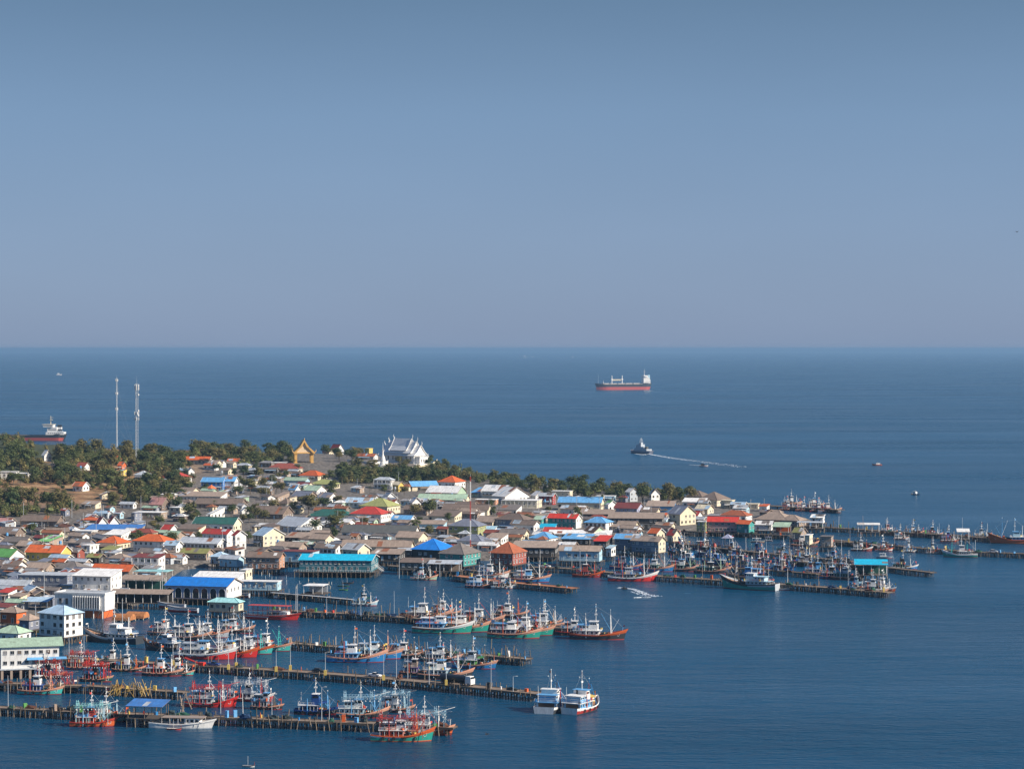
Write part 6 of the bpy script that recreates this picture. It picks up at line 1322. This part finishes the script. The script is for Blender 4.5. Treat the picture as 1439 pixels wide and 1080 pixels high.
# ---------------------------------------------------------------- poles, vehicles, pier clutter
def lampbox(px, y0, y1, box, z=2.3, K='white lamp pole'):
    p = P(px, y1, z); k = F/p.y; H = (y1-y0)/k; T = thing('lamp_pole', (p.x, p.y, z), 0, K+(' with yellow box foot' if box else ' standing on the pier'), 'pole', 'poles on the piers')
    b = MB(); b.tube((0, 0, 0), (0, 0, H), .13, clean('lightgrey'), .07, n=6); b.build('pole', T)
    b = MB(); b.tube((0, 0, H), (1.1, 0, H+.15), .05, clean('lightgrey'), n=4); b.box(.8, 1.5, -.14, .14, H+.1, H+.2, clean('white')); b.build('lamp_head', T)
    if box: b = MB(); b.box(-.42, .42, -.4, .4, 0, 1.7, paint('yellow')); b.build('control_box', T)
for a in [(118,893,919,0),(97,890,925,0),(178,894,925,0),(243,902,934,1),(252,900,931,1),(321,905,940,1),(332,908,937,1),(388,912,943,1),(408,905,941,1),(457,916,948,1),(539,918,955,1),(557,912,952,0),(573,915,953,0),(603,918,961,0),(627,930,962,1),(690,928,966,0),(310,968,1007,0),(382,975,1009,0),(452,965,1012,0),
          (418,820,860,0),(459,838,863,0),(507,838,865,0),(721,950,971,0)]: lampbox(*a)
for key, n_, K in (('out', 13, 'white lamp pole on the outer pier'), ('back1', 8, 'white pole among the dark boats'), ('back2', 6, 'tall grey pole among the dark boats'), ('outer', 9, 'thin pole on the outermost pier'), ('rock', 5, 'thin pole on the mole'), ('near', 6, 'thin pole on the nearest pier'), ('upper', 6, 'thin pole on the mid harbour pier')):
    for i in range(n_):
        q, nn, dd = PIERS[key][int(len(PIERS[key])*(i+.5)/n_)]; H = rp.uniform(6, 10.5); T = thing('mooring_pole', (q.x+nn.x*2, q.y+nn.y*2, 2.2), 0, K, 'pole', 'poles on the piers')
        b = MB(); b.tube((0, 0, -3), (rp.uniform(-.3, .3), 0, H), .12, clean(rp.choice(['lightgrey', 'white', 'tan', 'wood'])), .07, n=5); b.build('pole', T)
ru = random.Random(12)
POLES = [(33,738,705),(62,755,735),(89,745,721),(117,745,720),(101,727,702),(198,716,696),(62,845,800),(50,880,850),(228,836,798),(172,880,840),(334,708,690),(382,690,668),(560,684,662),(502,692,672),(614,724,690),(430,760,735),(561,812,780),(618,810,790),(815,800,770),(887,770,745),(757,728,690),(1055,716,701),(1074,714,700)]
POLES += [(ru.uniform(0, 1000), None, None) for _ in range(34)]
for px, y0, y1 in POLES:
    if y0 is None:
        y0 = ru.uniform(700, 780); 
        if not inpoly(px, y0, TOWN): continue
        y1 = y0-ru.uniform(16, 26)
    p = G(px, y0); H = (y0-y1)*p.y/F; T = thing('utility_pole', (p.x, p.y, max(p.z, 0)), ru.uniform(0, 3), 'slim pale utility pole', 'pole', 'utility poles of the town')
    b = MB(); b.tube((0, 0, -1), (0, 0, H), .16, clean('lightgrey'), .10, n=6); b.build('pole', T); b = MB(); b.box(-1.0, 1.0, -.07, .07, H-.9, H-.75, WOOD); b.build('crossarm', T)
def vehicle(p, rz, kind, c, label, z=2.31):
    T = thing(kind, (p[0], p[1], z), rz, '', 'truck' if 'truck' in kind else 'car', None, label); m_ = clean(c)
    wm = shared(('wheel',), lambda b: (b.tube((0, -.12, .36), (0, .12, .36), .36, RUBBER, n=12), b.tube((0, -.13, .36), (0, .13, .36), .2, STEEL, n=8)))
    def wheels(xs_, w, s=1.0):
        for x in xs_:
            for y in (-w, w): inst('wheel', wm, T, (x, y, 0), (0, 0, 0), (s, s, s))
    if kind == 'tanker_truck':
        b = MB(); b.box(3.0, 5.3, -1.15, 1.15, .6, 2.3, m_); b.loft([[(3.1, -1.12, 2.3), (5.25, -1.12, 2.3), (5.25, 1.12, 2.3), (3.1, 1.12, 2.3)], [(3.1, -1.05, 3.1), (4.9, -1.05, 3.1), (4.9, 1.05, 3.1), (3.1, 1.05, 3.1)]], m_); b.build('cab', T)
        b = MB(); b.box(5.1, 5.27, -1, 1, 2.3, 2.95, GLASS); b.build('windscreen', T)
        b = MB(); b.tube((-7.2, 0, 2.1), (2.7, 0, 2.1), 1.15, clean('hulldark'), n=14); b.build('tank', T); b = MB(); b.box(-7.2, 5, -.5, .5, .65, .95, clean('dark')); b.build('chassis', T); wheels((-6.2, -5, -3.8, 1.5, 4.3), 1.0, 1.35)
        for y in (-.8, .8): b = MB(); b.box(5.3, 5.36, y-.15, y+.15, .9, 1.15, clean('cream')); b.build('headlight', T)
    else:
        pk = kind == 'pickup_truck'
        b = MB(); b.loft([[(x, -y, z), (x, y, z), (x, y*.97, z2), (x, -y*.97, z2)] for x, y, z, z2 in ((-2.4, .8, .45, .95), (-2.2, .88, .35, 1.0), (1.0, .9, .3, 1.0), (2.1, .86, .35, .92), (2.4, .7, .45, .75))], m_); b.build('body', T)
        b = MB(); x0, x1 = (-.7, 1.0) if pk else (-1.7, 1.0); b.loft([[(x0, -.82, 1.0), (x1, -.82, 1.0), (x1, .82, 1.0), (x0, .82, 1.0)], [(x0+.35, -.68, 1.52), (x1-.6, -.68, 1.52), (x1-.6, .68, 1.52), (x0+.35, .68, 1.52)]], GLASS); b.build('windows', T)
        b = MB(); b.box(x0+.33, x1-.58, -.69, .69, 1.52, 1.58, m_); b.build('roof', T); wheels((-1.5, 1.45), .82)
        for y in (-.6, .6): b = MB(); b.box(2.36, 2.42, y-.14, y+.14, .6, .75, clean('cream')); b.build('headlight', T)
def onpier(key, fr, kind, c, label, flip=0, off=0):
    q, n_, d_ = PIERS[key][int(len(PIERS[key])*fr)]; vehicle((q.x+n_.x*off, q.y+n_.y*off), math.atan2(d_.y, d_.x)+flip, kind, c, label)
onpier('long', .83, 'tanker_truck', 'white', 'black tanker truck with white cab parked on the long pier')
onpier('long', .655, 'pickup_truck', 'white', 'white pickup truck parked on the long pier'); onpier('long', .535, 'parked_car', 'dark', 'dark car parked half way along the long pier'); onpier('long', .315, 'pickup_truck', 'darkblue', 'dark pickup truck behind the red winch on the long pier')
onpier('near', .2, 'pickup_truck', 'dark', 'black pickup truck parked on the nearest pier'); onpier('rock', .78, 'parked_car', 'white', 'white car parked on the rock pier'); onpier('out', .05, 'pickup_truck', 'white', 'white pickup truck at the root of the outer pier')
for i, (px, py, c) in enumerate(((150,869,'white'),(157,871,'lightgrey'),(165,873,'white'),(112,880,'white'),(128,872,'dark'))): g = G(px, py); vehicle((g.x, g.y), R(-60), 'parked_car', c, ['white car, left one parked below the rusty sheds', 'silver car between two white ones below the rusty sheds', 'white car, right one parked below the rusty sheds', 'white car parked right of the pale blue pyramid roof', 'dark car parked before the finned building'][i], z=g.z)
rc = random.Random(66)
for key, n_ in (('near', 38), ('long', 30), ('mid', 18), ('upper', 34), ('out', 40), ('orange', 10), ('second', 12), ('outer', 18), ('rock', 16), ('back1', 10), ('back2', 8), ('front', 8), ('edge', 5)):
    for i in range(n_):
        fr = (i+rc.uniform(.1, .9))/n_
        if key == 'long' and any(abs(fr-f) < .05 for f in (.83, .79, .655, .535, .315)): continue
        q, nn, dd = PIERS[key][min(int(len(PIERS[key])*fr), len(PIERS[key])-1)]; off = rc.uniform(-1.5, 1.5); c = rc.choice(['orangered', 'hullblue', 'white', 'skyblue', 'red', 'dark', 'tan', 'green', 'yellow']); kind = rc.choice(['net', 'net', 'crate', 'drum', 'tray', 'net'])
        pos = (q.x+nn.x*off, q.y+nn.y*off, 2.305)
        if kind == 'net':
            b = MB(); col = rc.choice([NET, NET, mat('net_rust', (.12, .05, .03), .95, .5, 3), mat('net_blue', (.02, .06, .14), .95, .5, 3), mat('net_green', (.02, .09, .06), .95, .5, 3)]); b.blob((0, 0, 0), (rc.uniform(1, 2.4), rc.uniform(.8, 1.3), rc.uniform(.6, 1.4)), col, rc.randrange(99), amp=.45, half=True)
            o = b.build('net_pile', None, pos, math.atan2(dd.y, dd.x)); reg(o, 'heap of '+{'net': 'dark', 'net_rust': 'rust brown', 'net_blue': 'navy', 'net_green': 'green'}[col.name]+' fishing net', 'net', 'gear lying on the piers')
        elif kind == 'drum':
            o = bpy.data.objects.new('oil_drum', shared(('drum', c), lambda b, c=c: b.tube((0,0,0), (0,0,.9), .29, paint(c), n=8))); COL.objects.link(o); o.location = pos; reg(o, W(c)+' drum standing on the pier', 'drum', 'gear lying on the piers')
        else:
            T = thing('crate_stack', pos, rc.uniform(0, 3), f"stack of {W(c)} fish crates", 'crates', 'gear lying on the piers')
            for j in range(rc.randrange(2, 5)): inst('crate', shared(('crate', c), lambda b, c=c: b.box(-.4, .4, -.3, .3, 0, .5, paint(c))), T, (0, 0, j*.51), (0, 0, rc.uniform(-.1, .1)), (1.3, 1.3, 1))
# yellow scaffolding frames by the market tarpaulin
for i, (x, y) in enumerate(((158,978),(168,976),(180,979),(196,974),(205,977),(256,1000),(262,996))):
    p = P(x, y, 2.3); T = thing('derrick_frame', p, rc.uniform(0, 3), 'ochre timber derrick frame leaning on the pier', 'frame', 'derrick frames on the piers')
    for j in range(5): b = MB(); b.tube((rc.uniform(-2, 2), rc.uniform(-.8, .8), 0), (rc.uniform(-2.5, 2.5), rc.uniform(-.8, .8), rc.uniform(2.5, 5.5)), .10, paint('gold' if i < 5 else 'tan'), n=4); b.build('spar', T)
    b = MB(); b.tube((-2, 0, 1.5), (2, 0, 2.4), .09, paint('gold'), n=4); b.build('crossbar', T)
# red loader arm
p = P(276, 934, 2.3); T = thing('conveyor', p, R(-28), '', 'conveyor', None, 'red conveyor arm lying on the long pier'); b = MB(); b.tube((-5, 0, 2.2), (1.5, 0, .5), .22, clean('brightred'), n=5); b.tube((-5, .5, 2.2), (1.5, .5, .5), .22, clean('brightred'), n=5); b.build('arm', T); b = MB(); b.box(1.0, 3.2, -.5, 1.0, 0, 1.1, clean('brightred')); b.build('hopper', T)
# mooring buoys and stakes in the inlet
for i in range(34):
    x = rc.uniform(262, 470); y = 803+(x-262)*.10+rc.uniform(-6, 8); p = P(x, y); b = MB(); h = rc.uniform(.9, 1.8); b.tube((0, 0, -2), (rc.uniform(-.15, .15), 0, h), .11, clean(rc.choice(['white', 'lightgrey', 'cream'])), n=5); o = b.build('mooring_stake', None, p); reg(o, 'pale mooring stake in the inlet', 'stake', 'mooring stakes in the inlet')
# stairs from the boardwalk of the turquoise hall
p = P(531, 797, 4); T = thing('gangway_stair', (p.x, p.y, 0), R(-30), '', 'stairs', None, 'white timber stair leading down from the turquoise roofed hall')
for s in (-.8, .8): b = MB(); b.tube((-3, s, 6.2), (3, s, 2.4), .12, clean('white'), n=4); b.build('stringer', T); b = MB(); b.tube((-3, s, 7.1), (3, s, 3.3), .07, clean('white'), n=4); b.build('handrail', T)
for i in range(9): b = MB(); b.box(-3+i*.68, -2.7+i*.68, -.8, .8, 6.1-i*.43, 6.2-i*.43, clean('white')); b.build('step', T)
# roof clutter in the town: water tanks
for i in range(42):
    a, b_, c = rc.choice(FOOT[:170]); x, y = a+rc.uniform(-c, c), b_-c-rc.uniform(0, 1.5); z = gz(x, y)
    if z < 2 or csd(x, y) < 4: continue
    T = thing('water_tank', (x, y, z), 0, rc.choice(['blue', 'grey', 'pale'])+' water tank on a stand', 'tank', 'water tanks among the houses'); w_ = T['label'] if 'label' in T else AUTO[-1][1]
    col = 'skyblue' if 'blue' in AUTO[-1][1] else 'lightgrey' if 'grey' in AUTO[-1][1] else 'cream'; b = MB(); b.tube((0, 0, 2.2), (0, 0, 3.9), .75, clean(col), .7, n=10); b.build('tank', T)
    for sx in (-.5, .5):
        for sy in (-.5, .5): inst('post', post_mesh(2.2, .07, clean('lightgrey')), T, (sx, sy, 0))
# ---------------------------------------------------------------- labels that single each thing out
LMK = [(565,628,'the white temple'),(427,632,'the golden gate'),(178,640,'the twin masts'),(60,695,'the dry slope'),(112,850,'the finned white building'),(285,818,'the cobalt roofed arcade'),(470,785,'the turquoise roofed hall'),
 (608,763,'the blue tarpaulin roof'),(793,728,'the teal red-roofed house'),(714,768,'the terracotta tent roof'),(1020,730,'the long red-roofed building'),(1095,718,'the broad tan hip roof'),(1226,790,'the turquoise awning'),(82,862,'the pale blue pyramid roof'),
 (36,915,'the pillared waterfront building'),(65,768,'the yellow orange-roofed house'),(634,672,'the orange pyramid roof'),(733,700,'the crenellated cream block'),(205,985,'the blue market tarpaulin'),(305,745,'the tomato red roof'),(519,712,'the deep red hip roof'),
 (905,690,'the tall rounded tree'),(840,730,'the sky blue hip roof'),(885,708,'the lilac house'),(372,780,'the salmon stilt house'),(443,830,'the jetty shed'),(157,757,'the orange pyramid house'),(213,755,'the wide orange hip roof'),(960,715,'the steep blue grey roof'),
 (1000,695,'the back shore hip roof'),(658,733,'the olive two storey house'),(307,672,'the bright blue house'),(808,980,'the twin pale blue trawlers'),(570,1035,'the near pier end'),(840,890,'the outermost trawler pair'),(640,880,'the middle pier boats'),(380,860,'the red canopy boat'),(1350,778,'the rock pier'),(1140,705,'the far landing'),(1063,815,'the long grey trawler'),
 (300,975,'the big red squid boat'),(620,950,'the tanker truck'),(513,920,'the blue pier trawlers'),(310,905,'the red bowed trawlers'),(760,828,'the orange jetty'),(450,990,'the turquoise lattice boat'),(100,955,'the small red boats'),(445,705,'the big spreading tree'),(60,1000,'the near pier root'),(890,805,'the red bowed boat')]
ORD = ['leftmost', 'second from left', 'third from left', 'fourth from left', 'fifth from left', 'sixth from left', 'seventh from left', 'eighth from left', 'ninth from left', 'tenth from left', 'eleventh from left', 'twelfth from left']
from collections import defaultdict
bpy.context.view_layer.update()
grp = defaultdict(list)
for o, K, at in AUTO:
    q = at or pix(o.location)
    lm = min(LMK, key=lambda l: (l[0]-q[0])**2+((l[1]-q[1])*1.6)**2)
    grp[(K, lm[2])].append((q[0], q[1], o))
for (K, lm), L_ in grp.items():
    L_.sort(key=lambda t: (t[0], t[1]))
    for i, (x, y, o) in enumerate(L_):
        if len(L_) == 1: s = f"{K} near {lm}"
        elif i == len(L_)-1: s = f"{K}, rightmost near {lm}"
        else: s = f"{K}, {ORD[i] if i < 12 else str(i+1)+({1:'st',2:'nd',3:'rd'}.get((i+1)%10,'th') if (i+1)//10 != 1 else 'th')+' from left'} near {lm}"
        o['label'] = s
for o in list(S.objects):
    if o.parent is None and o.get('label') == '': del o['label']
print('objects', len(S.objects))
